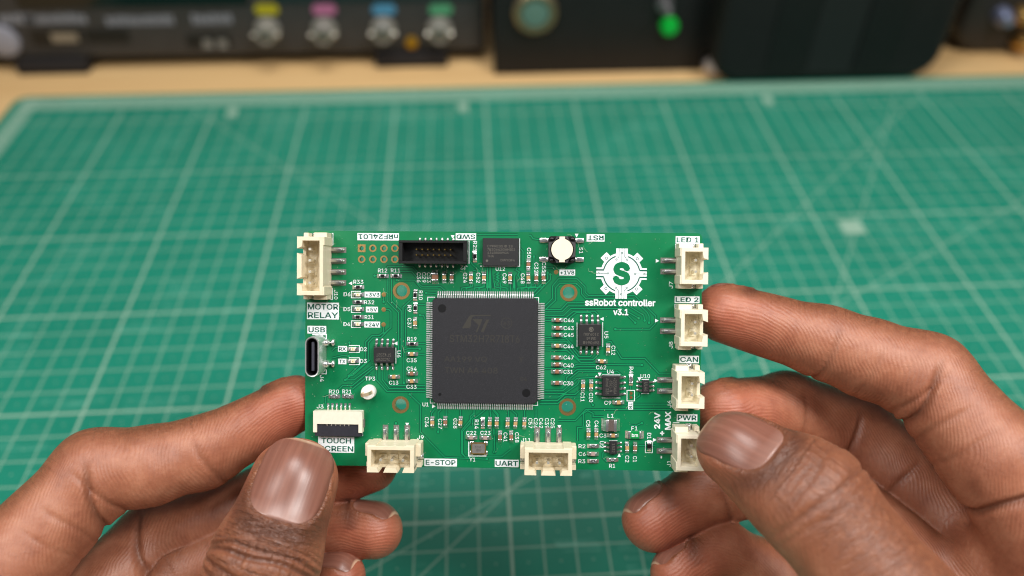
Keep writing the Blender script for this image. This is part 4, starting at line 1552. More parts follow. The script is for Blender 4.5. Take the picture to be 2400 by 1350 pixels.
# ---- flat cable socket ------------------------------------------------------
a, b = L(733.8, 1013, 0.2), L(849, 965, 0.2)
c_ = (a + b) / 2
w2, h2 = (b.x - a.x) / 2, (b.y - a.y) / 2
bm = bmesh.new()
o_ = [(-w2, h2), (-w2, -h2), (-w2 + .085, -h2), (-w2 + .085, -.05), (w2 - .085, -.05), (w2 - .085, -h2), (w2, -h2), (w2, h2)]
prism(bm, o_, 0.01, 0.2)
fpc = link('flat_cable_socket', mesh('flat_cable_socket', bm, mat('socket_ivory', (234, 226, 206), 0.45, 0, 0.4, 0.04)), board, Matrix.Translation((c_.x, c_.y, 0)))
bm = bmesh.new()
o_ = [(-w2 + .09, -.025), (-w2 + .09, -h2 - .01), (-w2 + .03, -h2 - .01), (-w2 + .03, -h2 - .09), (w2 - .03, -h2 - .09), (w2 - .03, -h2 - .01), (w2 - .09, -h2 - .01), (w2 - .09, -.025), (w2 - .17, -.025), (w2 - .17, -.075), (-w2 + .17, -.075), (-w2 + .17, -.025)]
prism(bm, o_, 0.012, 0.165)
link('locking_flap', mesh('locking_flap', bm, mat('flap_black', (42, 42, 50), 0.5, 0, 0.4, 0.15, 20)), fpc)
bm = bmesh.new()
blob(bm, (0, -0.08, 0.16), (0.012, 0.03, 0.02), 6)
cm_ = mesh('contact', bm, M_nick, True)
bm = bmesh.new()
box(bm, -0.02, 0.02, 0.0, 0.10, 0.006, 0.03, 0.008)
box(bm, -0.026, 0.026, 0.05, 0.155, 0.001, 0.006)
blob(bm, (0, 0.07, 0.012), (0.024, 0.05, 0.035), 8)
fl = mesh('lead', bm, M_tin, True, 50)
for i in range(6):
    x = (i - 2.5) * 0.1
    p = L(794.6, 960)
    link('lead', fl, fpc, Matrix.Translation((p.x - c_.x + x, h2 + 0.0, 0)))
    link('contact', cm_, fpc, Matrix.Translation((x, 0, 0)))
bm = bmesh.new()
box(bm, w2 - 0.01, w2 + 0.03, -0.14, 0.05, 0.004, 0.1, 0.01)
link('solder_tab', mesh('solder_tab', bm, M_pad), fpc)

# ---- wire-loop test point ---------------------------------------------------
p = L(866.5, 917, 0.0)
bm = bmesh.new()
lathe(bm, [(0.158, 0.0), (0.161, 0.02), (0.161, 0.20), (0.150, 0.215), (0.03, 0.216)], 36)
tp = link('test_point', mesh('test_point', bm, mat('white_nylon', (238, 236, 230), 0.4, 0, 0.4, 0.02), True, 40), board, Matrix.Translation((p.x, p.y, 0)))
bm = bmesh.new()
prev = None
arc = [(0.11, 0.2), (0.115, 0.42), (0.09, 0.52), (0.04, 0.57), (-0.04, 0.57), (-0.09, 0.52), (-0.115, 0.42), (-0.11, 0.2)]
inner = [(x * .82, z - 0.015 if z > .3 else z) for x, z in arc]
vs = [[bm.verts.new((x, y, z)) for x, z in arc] + [bm.verts.new((x, y, z)) for x, z in inner[::-1]] for y in (-0.035, 0.035)]
k = len(arc)
for i in range(k - 1):
    for V, fl_ in ((vs[0], 0), (vs[1], 1)):
        f = (V[i], V[i + 1], V[2 * k - 2 - i], V[2 * k - 1 - i])
        bm.faces.new(f if fl_ else f[::-1])
    bm.faces.new((vs[0][i], vs[0][i + 1], vs[1][i + 1], vs[1][i]))
    bm.faces.new((vs[0][2 * k - 1 - i], vs[1][2 * k - 1 - i], vs[1][2 * k - 2 - i], vs[0][2 * k - 2 - i]))
bmesh.ops.recalc_face_normals(bm, faces=bm.faces[:])
link('wire_loop', mesh('wire_loop', bm, mat('loop_metal', (214, 190, 156), 0.38, 0.6, 0.5, 0)), tp, Matrix.Rotation(math.radians(12), 4, 'Z'))

flush_text()

# dust and lint caught on the board
bm = bmesh.new()
rnd = random.Random(3)
for k in range(700):
    x, y = rnd.uniform(-4.4, 4.4), rnd.uniform(-2.6, 2.6)
    r = rnd.choice((0.003, 0.004, 0.005, 0.006, 0.009))
    z = 0.009
    vs = [bm.verts.new((x + r * math.cos(a_) * rnd.uniform(.6, 1.3), y + r * math.sin(a_) * rnd.uniform(.6, 1.3), z)) for a_ in (0.2, 1.8, 3.3, 4.8)]
    bm.faces.new(vs)
for k in range(60):
    if k < 20:
        c0 = L(rnd.uniform(1020, 1130), rnd.uniform(600, 660))
    elif k < 32:
        c0 = L(rnd.uniform(1280, 1390), rnd.uniform(545, 640))
    else:
        c0 = L(rnd.uniform(740, 1580), rnd.uniform(560, 1080))
    a_ = rnd.uniform(0, 6.28)
    x, y = c0.x, c0.y
    pts_ = []
    for j in range(9):
        pts_.append(Vector((x, y, 0)))
        a_ += rnd.uniform(-.6, .6)
        x += 0.022 * math.cos(a_)
        y += 0.022 * math.sin(a_)
    strip(bm, pts_, 0.0016, 0.02, 0)
tag(link('lint', mesh('lint', bm, mat('lint_fibre', (196, 204, 180), 0.8, 0, 0.2, 0)), board), kind='stuff')

# ------------------------------------------------------------------ the two hands
# Each hand is one continuous skin: tapered bone segments blended in a distance
# field, meshed, then carved with creases, nail beds and the contact with the board.


def C(px, py, Z):
    """camera-frame point (cm) at depth Z"""
    return np.array([(px - 1200) / F * Z, -(py - 675) / F * Z, -Z])


def unit(v):
    v = np.asarray(v, float)
    return v / np.linalg.norm(v)


def smin(a, b, k):
    h = np.clip(0.5 + 0.5 * (b - a) / k, 0, 1)
    return b + (a - b) * h - k * h * (1 - h)


def sstep(a, b, x):
    t = np.clip((x - a) / (b - a), 0, 1)
    return t * t * (3 - 2 * t)


def seg_d(P, a, b, ra, rb, n=None, q=1.0):
    """distance to a tapered limb; q > 1 flattens it along n"""
    ba = b - a
    pa = [P[i] - a[i] for i in range(3)]
    if n is not None and q != 1.0:
        n = unit(n - ba * np.dot(n, ba) / np.dot(ba, ba))
        dn = pa[0] * n[0] + pa[1] * n[1] + pa[2] * n[2]
        pa = [pa[i] + (q - 1) * dn * n[i] for i in range(3)]
    h = np.clip((pa[0] * ba[0] + pa[1] * ba[1] + pa[2] * ba[2]) / np.dot(ba, ba), 0, 1)
    d = np.sqrt(sum((pa[i] - h * ba[i]) ** 2 for i in range(3)))
    return d - (ra + (rb - ra) * h), h


class Finger:
    def __init__(s, joints, dorsal, k=0.22, flat=1.0, blobs=(), creases=(), nail=None, palm_k=0.4, wrinkles=(), tipflat=None, dlo=-0.05, kn=1.0):
        s.dlo, s.kn = dlo, kn
        s.J = [(np.array(p), r) for p, r in joints]
        s.n = unit(dorsal)
        s.k, s.flat, s.blobs, s.creases, s.nail, s.palm_k, s.wrinkles = k, flat, blobs, creases, nail, palm_k, wrinkles
        s.tipflat = tipflat or flat

    def segs(s):
        return [(s.J[i][0], s.J[i + 1][0], s.J[i][1], s.J[i + 1][1]) for i in range(len(s.J) - 1)]

    def bounds(s):
        lo = np.min([p - r for p, r in s.J], 0) - 0.45
        hi = np.max([p + r for p, r in s.J], 0) + 0.45
        return lo, hi

    def dist(s, P):
        return np.min([seg_d(P, a, b, ra, rb)[0] for a, b, ra, rb in s.segs()], 0)

    def nperp(s, a, b):
        ax = unit(a - b)
        return unit(s.n - ax * np.dot(s.n, ax)), ax

    def field(s, P):
        D = None
        for i, (a, b, ra, rb) in enumerate(s.segs()):
            d, _ = seg_d(P, a, b, ra, rb, s.n, s.tipflat if i == 0 else s.flat)
            D = d if D is None else smin(D, d, s.k)
        for c, r in s.blobs:
            d = np.sqrt(sum((P[i] - c[i]) ** 2 for i in range(3))) - r
            D = smin(D, d, 0.25)
        for si, t, side, dep, wid, bow in s.creases:
            # groove across the finger at fraction t of segment si; side +1 dorsal, -1 palmar
            a, b, ra, rb = s.segs()[si]
            n, ax = s.nperp(a, b)
            c = a + (b - a) * t
            r = ra + (rb - ra) * t
            v = [P[i] - c[i] for i in range(3)]
            along = sum(v[i] * ax[i] for i in range(3))
            dn = sum(v[i] * n[i] for i in range(3))
            lat = np.cross(ax, n)
            u = sum(v[i] * lat[i] for i in range(3))
            wav = 0.03 * np.sin(u * 5.0 + si * 2 + t * 9) + bow * (u / r) ** 2
            g = np.exp(-((along + wav) / wid) ** 2) * sstep(-0.25, 0.45, side * dn / r) * (np.abs(along) < 0.6)
            rad = np.sqrt(dn * dn + u * u)
            D = D + dep * g * (rad < r * 1.6)
        if s.nail:
            u, v, w = s.nail_uvw(P)
            rho = (np.abs(u) ** 3.2 + np.abs(v) ** 3.2) ** (1 / 3.2)
            side = sstep(0.05, 0.35, w / s.nail['r'])
            D = D + 0.03 * (1 - sstep(0.9, 1.0, rho)) * side
            rim = np.exp(-((rho - 1.1) / 0.085) ** 2) * side
            D = D - (0.05 * (1 - sstep(-0.1, 0.75, v)) + 0.008) * rim
        return D

    def nail_frame(s):
        N = s.nail
        a, b, ra, rb = s.segs()[0]
        ax = unit(a - b)                    # towards the tip
        n = unit(N['n'] - ax * np.dot(N['n'], ax)) if 'n' in N else s.nperp(a, b)[0]
        lat = np.cross(ax, n)
        c = a + ax * N['s']
        return c, ax, n, lat

    def nail_uvw(s, P):
        c, ax, n, lat = s.nail_frame()
        N = s.nail
        v = [P[i] - c[i] for i in range(3)]
        al = sum(v[i] * ax[i] for i in range(3))
        u = sum(v[i] * lat[i] for i in range(3))
        w = sum(v[i] * n[i] for i in range(3))
        return u / N['hw'], al / N['hl'], w


def trilinear(D, o, h, P):
    q = (P - o) / h
    i = np.clip(np.floor(q).astype(int), 0, np.array(D.shape) - 2)
    f = q - i
    x, y, z = i.T
    fx, fy, fz = f.T
    def g(a, b, c):
        return D[x + a, y + b, z + c]
    c00 = g(0, 0, 0) * (1 - fx) + g(1, 0, 0) * fx
    c10 = g(0, 1, 0) * (1 - fx) + g(1, 1, 0) * fx
    c01 = g(0, 0, 1) * (1 - fx) + g(1, 0, 1) * fx
    c11 = g(0, 1, 1) * (1 - fx) + g(1, 1, 1) * fx
    return (c00 * (1 - fy) + c10 * fy) * (1 - fz) + (c01 * (1 - fy) + c11 * fy) * fz


def grad(D, o, h, P):
    e = h * 0.9
    G = np.stack([trilinear(D, o, h, P + e * np.eye(3)[k]) - trilinear(D, o, h, P - e * np.eye(3)[k]) for k in range(3)], 1) / (2 * e)
    return G


def surface_nets(D, o, h):
    S = D < 0
    nx, ny, nz = D.shape
    cnt = np.zeros((nx - 1, ny - 1, nz - 1), np.int8)
    for a in (0, 1):
        for b in (0, 1):
            for c in (0, 1):
                cnt += S[a:nx - 1 + a, b:ny - 1 + b, c:nz - 1 + c]
    act = (cnt > 0) & (cnt < 8)
    I = np.argwhere(act)
    idx = -np.ones(act.shape, np.int64)
    idx[act] = np.arange(len(I))
    cor = np.array([(a, b, c) for a in (0, 1) for b in (0, 1) for c in (0, 1)])
    V = np.stack([D[I[:, 0] + a, I[:, 1] + b, I[:, 2] + c] for a, b, c in cor], 1)
    acc = np.zeros((len(I), 3))
    num = np.zeros(len(I))
    for i in range(8):
        for j in range(i + 1, 8):
            if np.abs(cor[i] - cor[j]).sum() != 1:
                continue
            m = (V[:, i] < 0) != (V[:, j] < 0)
            t = V[m, i] / (V[m, i] - V[m, j])
            acc[m] += cor[i] + t[:, None] * (cor[j] - cor[i])
            num[m] += 1
    P = o + (I + acc / num[:, None]) * h
    Q = []
    for ax in range(3):
        u, v = [(1, 2), (2, 0), (0, 1)][ax]
        sl0 = [slice(None)] * 3
        sl1 = [slice(None)] * 3
        sl0[ax], sl1[ax] = slice(0, -1), slice(1, None)
        A, B = S[tuple(sl0)], S[tuple(sl1)]
        E = np.argwhere(A != B)
        ok = (E[:, u] > 0) & (E[:, v] > 0) & (E[:, u] < D.shape[u] - 1) & (E[:, v] < D.shape[v] - 1)
        E = E[ok]
        inside = A[E[:, 0], E[:, 1], E[:, 2]]
        def cell(du, dv):
            K = E.copy()
            K[:, u] += du
            K[:, v] += dv
            return idx[K[:, 0], K[:, 1], K[:, 2]]
        q = np.stack([cell(-1, -1), cell(0, -1), cell(0, 0), cell(-1, 0)], 1)
        q[~inside] = q[~inside][:, ::-1]
        Q.append(q)
    return P, np.concatenate(Q)


def skin_material():
    m = bpy.data.materials.new('brown_skin')
    m.use_nodes = True
    t = NT(m)
    o = t.obj()
    dors, ridge, dark, flush = t.attr('dorsal'), t.attr('ridge'), t.attr('dark'), t.attr('flush')
    n1 = t.noise(1.5, 7, o, 0.68)
    n2 = t.noise(7.0, 5, o, 0.65)
    palm = t.ramp(n1, [(0.25, hexl((140, 83, 61))), (0.5, hexl((168, 107, 80))), (0.78, hexl((190, 131, 102)))])
    palm = t.mix(t.math('MULTIPLY', flush, 0.55), palm, hexl((178, 86, 67)))
    back = t.ramp(n2, [(0.25, hexl((104, 61, 41))), (0.55, hexl((136, 84, 58))), (0.8, hexl((160, 104, 74)))])
    f = t.math('ADD', dors, t.math('MULTIPLY', t.math('SUBTRACT', n2, 0.5), 0.35), clamp=True)
    c = t.mix(f, palm, back)
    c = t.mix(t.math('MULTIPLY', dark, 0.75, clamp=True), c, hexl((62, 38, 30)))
    # fine mottling
    sp = t.noise(38, 3, o, 0.7)
    c = t.mix(t.math('MULTIPLY', t.math('SUBTRACT', sp, 0.42, clamp=True), 0.55), c, hexl((120, 66, 48)))
    t.put(t.b.inputs['Base Color'], c)
    t.b.inputs['Subsurface Weight'].default_value = 0.12
    t.b.inputs['Subsurface Radius'].default_value = (0.25, 0.09, 0.05)
    t.b.inputs['Subsurface Scale'].default_value = 0.5
    t.put(t.b.inputs['Roughness'], t.math('ADD', t.math('SUBTRACT', 0.30, t.math('MULTIPLY', dors, 0.05)), t.math('MULTIPLY', t.noise(5.0, 6, o, 0.75), 0.28)))
    t.b.inputs['Specular IOR Level'].default_value = 0.5
    # friction ridges on the palm side, crossed fine lines on the back
    wob = t.math('MULTIPLY', t.noise(1.3, 1, o), 0.22)
    ph = t.math('MULTIPLY', t.math('ADD', ridge, wob), 6.2832 / 0.056)
    rid = t.math('MULTIPLY', t.math('SINE', ph), t.math('SUBTRACT', 1.0, dors, clamp=True))
    vo = t.add('ShaderNodeTexVoronoi', feature='DISTANCE_TO_EDGE')
    vo.inputs['Scale'].default_value = 13.0
    mp = t.add('ShaderNodeMapping')
    t.put(mp.inputs['Vector'], o)
    mp.inputs['Scale'].default_value = (1.0, 1.5, 1.0)
    wv = t.add('ShaderNodeTexNoise')
    wv.inputs['Scale'].default_value = 2.5
    t.put(wv.inputs['Vector'], o)
    mv = t.add('ShaderNodeMix', data_type='VECTOR')
    mv.inputs[0].default_value = 0.15
    t.put(mv.inputs[4], mp.outputs[0])
    t.put(mv.inputs[5], wv.outputs['Color'])
    t.put(vo.inputs['Vector'], mv.outputs[1])
    cell = t.math('MINIMUM', vo.outputs['Distance'], 0.12)
    n0 = t.bump(rid, 0.2, 0.010)
    nA = t.bump(t.math('MULTIPLY', cell, t.math('ADD', 0.1, t.math('MULTIPLY', dors, 0.9))), 0.4, 0.08, n0)
    al, la, kn = t.attr('along'), t.attr('lateral'), t.attr('knuckle')
    cw = t.add('ShaderNodeCombineXYZ')
    t.put(cw.inputs[0], t.math('MULTIPLY', al, 5.5))
    t.put(cw.inputs[1], t.math('MULTIPLY', la, 1.1))
    w1 = t.noise(1.0, 4, cw.outputs[0], 0.6)
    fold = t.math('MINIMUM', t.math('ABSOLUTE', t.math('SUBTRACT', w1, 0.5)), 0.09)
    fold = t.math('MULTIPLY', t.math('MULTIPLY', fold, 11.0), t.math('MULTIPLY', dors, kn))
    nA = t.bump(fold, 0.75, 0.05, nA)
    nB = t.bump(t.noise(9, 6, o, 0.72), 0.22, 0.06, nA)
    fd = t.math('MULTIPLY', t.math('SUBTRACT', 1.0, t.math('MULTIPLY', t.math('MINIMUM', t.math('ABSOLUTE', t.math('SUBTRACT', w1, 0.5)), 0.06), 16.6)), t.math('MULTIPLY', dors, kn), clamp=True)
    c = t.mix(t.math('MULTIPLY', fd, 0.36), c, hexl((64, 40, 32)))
    t.put(t.b.inputs['Base Color'], c)
    t.put(t.b.inputs['Normal'], nB)
    return m


def nail_material():
    m = bpy.data.materials.new('finger_nail')
    m.use_nodes = True
    t = NT(m)
    v, u = t.attr('nail_v'), t.attr('nail_u')
    streak = t.add('ShaderNodeTexNoise')
    streak.inputs['Scale'].default_value = 1.0
    cx = t.add('ShaderNodeCombineXYZ')
    t.put(cx.inputs[0], t.math('MULTIPLY', u, 7.0))
    t.put(cx.inputs[1], t.math('MULTIPLY', v, 0.35))
    t.put(streak.inputs['Vector'], cx.outputs[0])
    streak.inputs['Detail'].default_value = 5
    bed = t.ramp(streak.outputs[0], [(0.3, hexl((120, 76, 62))), (0.7, hexl((144, 96, 80)))])
    c = t.mix(t.ramp(v, [(0.95, (0, 0, 0)), (0.985, (1, 1, 1))]), bed, hexl((206, 168, 140)))
    c = t.mix(t.math('MULTIPLY', t.ramp(v, [(0.03, (1, 1, 1)), (0.2, (0, 0, 0))]), 0.35), c, hexl((186, 150, 138)))
    t.put(t.b.inputs['Base Color'], c)
    t.b.inputs['Roughness'].default_value = 0.33
    t.b.inputs['Specular IOR Level'].default_value = 0.6
    t.b.inputs['Subsurface Weight'].default_value = 0.08
    t.b.inputs['Subsurface Radius'].default_value = (0.12, 0.05, 0.03)
    fine = t.add('ShaderNodeTexNoise')
    cx2 = t.add('ShaderNodeCombineXYZ')
    t.put(cx2.inputs[0], t.math('MULTIPLY', u, 26.0))
    t.put(cx2.inputs[1], t.math('MULTIPLY', v, 0.5))
    t.put(fine.inputs['Vector'], cx2.outputs[0])
    fine.inputs['Scale'].default_value = 1.0
    t.put(t.b.inputs['Normal'], t.bump(fine.outputs[0], 0.22, 0.012))
    return m


M_skin, M_nail = skin_material(), nail_material()
CMn = np.array(CM)
BRn = np.array(bR3)
BTn = np.array(BT)


def board_sdf(P, grow=0.0):
    """distance to the board slab and to the housing of the power connector (camera frame)"""
    v = [P[i] - BTn[i] for i in range(3)]
    q = [sum(BRn[i, k] * v[i] for i in range(3)) for k in range(3)]

    def bx(cx, cy, cz, hx, hy, hz):
        d = [np.abs(q[0] - cx) - hx, np.abs(q[1] - cy) - hy, np.abs(q[2] - cz) - hz]
        return np.sqrt(sum(np.maximum(k, 0) ** 2 for k in d)) + np.minimum(np.maximum(np.maximum(d[0], d[1]), d[2]), 0)
    D = bx(0, 0, -0.08, BW / 2, BH / 2, 0.086)
    pc = PWRC.location
    D = np.minimum(D, bx(pc.x + 0.29, pc.y, 0.36, 0.295, 0.40, 0.37))
    for k in (0, 1):
        c = L(1583 - k, (623.6, 763.7)[k])
        D = np.minimum(D, bx(c.x + 0.29, c.y, 0.36, 0.295, 0.40, 0.37))
    return D - grow


def build_hand(name, fingers, palm, h, label, zcut=None):
    lo = np.min([f.bounds()[0] for f in fingers] + [np.min([p - r for p, r in (x[:2] for x in pp)], 0) - .5 for pp in palm], 0)
    hi = np.max([f.bounds()[1] for f in fingers] + [np.max([p + r for p, r in (x[:2] for x in pp)], 0) + .5 for pp in palm], 0)
    dims = np.ceil((hi - lo) / h).astype(int) + 1
    ax = [(lo[i] + np.arange(dims[i]) * h).astype(np.float32) for i in range(3)]
    BIG = 9.0

    def window(a, b):
        i0 = np.clip(np.floor((a - lo) / h).astype(int), 0, dims - 1)
        i1 = np.clip(np.ceil((b - lo) / h).astype(int) + 1, 1, dims)
        sl = tuple(slice(i0[k], i1[k]) for k in range(3))
        P = (ax[0][sl[0]][:, None, None], ax[1][sl[1]][None, :, None], ax[2][sl[2]][None, None, :])
        return sl, P
    PD = np.full(dims, BIG, np.float32)
    for pp in palm:
        (a, ra), (b, rb) = pp[0], pp[1]
        q = pp[2] if len(pp) > 2 else 1.0
        n = pp[3] if len(pp) > 3 else None
        sl, P = window(np.minimum(a - ra, b - rb) - .6, np.maximum(a + ra, b + rb) + .6)
        d, _ = seg_d(P, a, b, ra, rb, n, q)
        PD[sl] = smin(PD[sl], d.astype(np.float32), 0.55)
    D = PD.copy()
    for f in fingers:
        a, b = f.bounds()
        sl, P = window(a, b)
        d = f.field(P).astype(np.float32)
        d = smin(d, PD[sl], f.palm_k)
        D[sl] = smin(D[sl], d, 0.035)
    # slow unevenness of flesh, then the contact with the board
    X, Y, Z = ax[0][:, None, None], ax[1][None, :, None], ax[2][None, None, :]
    D += (0.018 * (np.sin(1.9 * X + 0.6 * Y + 1) * np.sin(2.3 * Y - 0.5 * Z) + np.sin(2.7 * Z + 0.8 * X) * np.sin(1.7 * X - Y + 2))).astype(np.float32)
    sl, P = window(np.array([-5.2, -4.6, -19.5]), np.array([5.2, 2.0, -16.0]))
    D[sl] = np.maximum(D[sl], -board_sdf(P, 0.012).astype(np.float32))
    P, Q = surface_nets(D, lo, h)
    for _ in range(2):
        g = grad(D, lo, h, P)
        n2 = (g ** 2).sum(1) + 1e-4
        st = (trilinear(D, lo, h, P) / n2)[:, None] * g
        P -= 0.6 * np.clip(st, -h * .5, h * .5)
    # keep the largest shell
    par = np.arange(len(P))
    e = np.concatenate([Q[:, [0, 1]], Q[:, [1, 2]], Q[:, [2, 3]]])
    while True:
        pa, pb = par[e[:, 0]], par[e[:, 1]]
        if (pa == pb).all():
            break
        m = np.minimum(pa, pb)
        np.minimum.at(par, pa, m)
        np.minimum.at(par, pb, m)
        while True:
            nx_ = par[par]
            if (nx_ == par).all():
                break
            par = nx_
    big = np.bincount(par).argmax()
    keep = par == big
    mp = np.cumsum(keep) - 1
    Q = mp[Q[keep[Q[:, 0]]]]
    P = P[keep]
    N = grad(D, lo, h, P)
    N /= np.linalg.norm(N, axis=1)[:, None] + 1e-9
    # skin attributes
    wsum = np.zeros(len(P))
    dors = np.zeros(len(P))
    ridge = np.zeros(len(P))
    dark = np.zeros(len(P))
    flush = np.zeros(len(P))
    best = np.full(len(P), 9.0)
    along, lateral, knuckle = np.zeros(len(P)), np.zeros(len(P)), np.zeros(len(P))
    PT = P.T
    for f in fingers:
        for i, (a, b, ra, rb) in enumerate(f.segs()):
            d, hh = seg_d(PT, a, b, ra, rb)
            w = np.exp(-np.clip(d, -.3, 3) * 9)
            nn, axv = f.nperp(a, b)
            t = N @ nn
            dors += w * sstep(f.dlo, f.dlo + 0.67, t)
            wsum += w
            if i == 0:
                pad = a - nn * ra * 0.9 + axv * 0.05 - axv * 0.5
                m = d < best
                best = np.minimum(best, d)
                fl = np.exp(-(np.linalg.norm(P - (a - nn * ra * 0.6), axis=1) / 1.1) ** 2)
                flush = np.maximum(flush, fl * (d < 0.4))
            else:
                m = d < best
                best = np.minimum(best, d)
            cum = sum(np.linalg.norm(y - x) for x, y, _, _ in f.segs()[:i])
            along[m] = (cum + hh * np.linalg.norm(b - a))[m] + 3.7 * fingers.index(f)
            lateral[m] = ((P - a) @ np.cross(axv, nn))[m]
            jd = np.min([np.linalg.norm(P - j, axis=1) for j, _ in f.J[1:3]], 0)
            knuckle[m] = f.kn * (0.3 + 0.7 * np.exp(-(jd / 1.5) ** 2))[m]
            rr = np.linalg.norm((P - pad) - 0.35 * ((P - pad) @ axv)[:, None] * axv, axis=1)
            ridge[m] = rr[m]
        own = f.dist(PT)
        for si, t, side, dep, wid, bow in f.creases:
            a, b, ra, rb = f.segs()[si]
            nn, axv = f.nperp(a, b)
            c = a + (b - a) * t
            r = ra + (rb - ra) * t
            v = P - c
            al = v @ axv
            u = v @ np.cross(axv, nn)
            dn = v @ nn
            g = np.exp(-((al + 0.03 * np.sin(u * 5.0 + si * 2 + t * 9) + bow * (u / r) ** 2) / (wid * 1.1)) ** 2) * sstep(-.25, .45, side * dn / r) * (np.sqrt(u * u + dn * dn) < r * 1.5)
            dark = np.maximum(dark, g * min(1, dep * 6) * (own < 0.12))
        if f.nail:
            u, v, w = f.nail_uvw(PT)
            rho = (np.abs(u) ** 3.2 + np.abs(v) ** 3.2) ** (1 / 3.2)
            near = (w > 0.1) & (w < f.nail['r'] * 1.5) & (rho < 2.0) & (f.dist(PT) < 0.15)
            # pigmented fold behind the nail
            g = np.exp(-((rho - 1.25) / 0.3) ** 2) * sstep(0.1, -0.8, v) * near
            dark = np.maximum(dark, 0.8 * g)
            dors = np.where((w > 0.1) & (w < f.nail['r'] * 1.5) & (np.abs(u) < 1.35) & (v > 0.2) & (v < 1.7), dors * (1 - 0.75 * sstep(0.2, 1.0, v)), dors)
    dors = np.where(wsum > 1e-4, dors / np.maximum(wsum, 1e-4), 0)
    Pw = P @ CMn[:3, :3].T + CMn[:3, 3]
    org = Pw.mean(0)
    me = bpy.data.meshes.new(name)
    nv, nf = len(P), len(Q)
    me.vertices.add(nv)
    me.vertices.foreach_set('co', (Pw - org).astype(np.float32).ravel())
    me.loops.add(nf * 4)
    me.loops.foreach_set('vertex_index', Q.astype(np.int32).ravel())
    me.polygons.add(nf)
    me.polygons.foreach_set('loop_start', (np.arange(nf) * 4).astype(np.int32))
    me.update(calc_edges=True)
    me.shade_smooth()
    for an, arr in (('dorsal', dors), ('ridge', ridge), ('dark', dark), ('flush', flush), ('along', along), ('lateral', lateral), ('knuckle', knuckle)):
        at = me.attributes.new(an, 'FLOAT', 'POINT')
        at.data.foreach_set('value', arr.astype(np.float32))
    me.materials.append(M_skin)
    ob = link(name, me)
    ob.location = org
    tag(ob, label, 'hand', 'hands holding the circuit board')
    print(name, nv, 'verts', dims)
    # nails: curved plates lying in their beds
    for f in fingers:
        if not f.nail:
            continue
        c, axv, nn, lat = f.nail_frame()
        NL = f.nail
        nu, nvv = 25, 29
        vs = np.linspace(-0.985, 0.99, nvv)
        us = np.linspace(-1, 1, nu)
        pts, ua, va = [], [], []
        for v in vs:
            wv = (1 - abs(v) ** 3.2) ** (1 / 3.2)
            for u in us:
                pts.append(c + axv * v * NL['hl'] + lat * u * wv * NL['hw'])
                ua.append(u * wv)
                va.append((v + 1) / 2)
        pts = np.array(pts) + nn * NL['r'] * 1.7
        T = np.zeros(len(pts))
        for _ in range(60):
            T += 0.7 * np.clip(f.field((pts - nn * T[:, None]).T), -.1, .4)
        T = np.minimum(T, NL['r'] * 1.7 + 0.3)
        U = np.array(ua)
        Vn = np.array(va) * 2 - 1
        # a smooth plate through the heights of the bed
        B = np.stack([np.ones_like(U), U, Vn, U * U, Vn * Vn, U * Vn, U ** 4, U * U * Vn, Vn ** 3], 1)
        wt = np.ones(len(T))
        for _ in range(8):
            cf = np.linalg.lstsq(B * wt[:, None], T * wt, rcond=None)[0]
            wt = 1 / (1 + (np.abs(T - B @ cf) / 0.05) ** 2)
        H = B @ cf
        rho = (np.abs(U) ** 3.2 + np.abs(Vn) ** 3.2) ** (1 / 3.2)
        lift = 0.052 * (1 - rho ** 5) + 0.012 + 0.03 * np.maximum(0, Vn) ** 3
        top = pts - nn * (H - lift)[:, None]
        bot = top - nn * 0.045
        allp = np.concatenate([top, bot])
        fc = []
        for i in range(nvv - 1):
            for j in range(nu - 1):
                k = i * nu + j
                fc.append((k, k + 1, k + nu + 1, k + nu))
        off = len(top)
        edge = [j for j in range(nu)] + [i * nu + nu - 1 for i in range(1, nvv)] + [(nvv - 1) * nu + j for j in range(nu - 2, -1, -1)] + [i * nu for i in range(nvv - 2, 0, -1)]
        for a_, b_ in zip(edge, edge[1:] + edge[:1]):
            fc.append((a_, a_ + off, b_ + off, b_))
        w = allp @ CMn[:3, :3].T + CMn[:3, 3] - org
        nm = bpy.data.meshes.new('nail')
        nm.from_pydata([tuple(x) for x in w], [], fc)
        b5 = bmesh.new()
        b5.from_mesh(nm)
        bmesh.ops.recalc_face_normals(b5, faces=b5.faces[:])
        b5.to_mesh(nm)
        b5.free()
        nm.shade_smooth()
        for an, arr in (('nail_u', np.concatenate([ua, ua])), ('nail_v', np.concatenate([va, va]))):
            at = nm.attributes.new(an, 'FLOAT', 'POINT')
            at.data.foreach_set('value', np.asarray(arr, np.float32))
        nm.materials.append(M_nail)
        link('nail', nm, ob)
    return ob


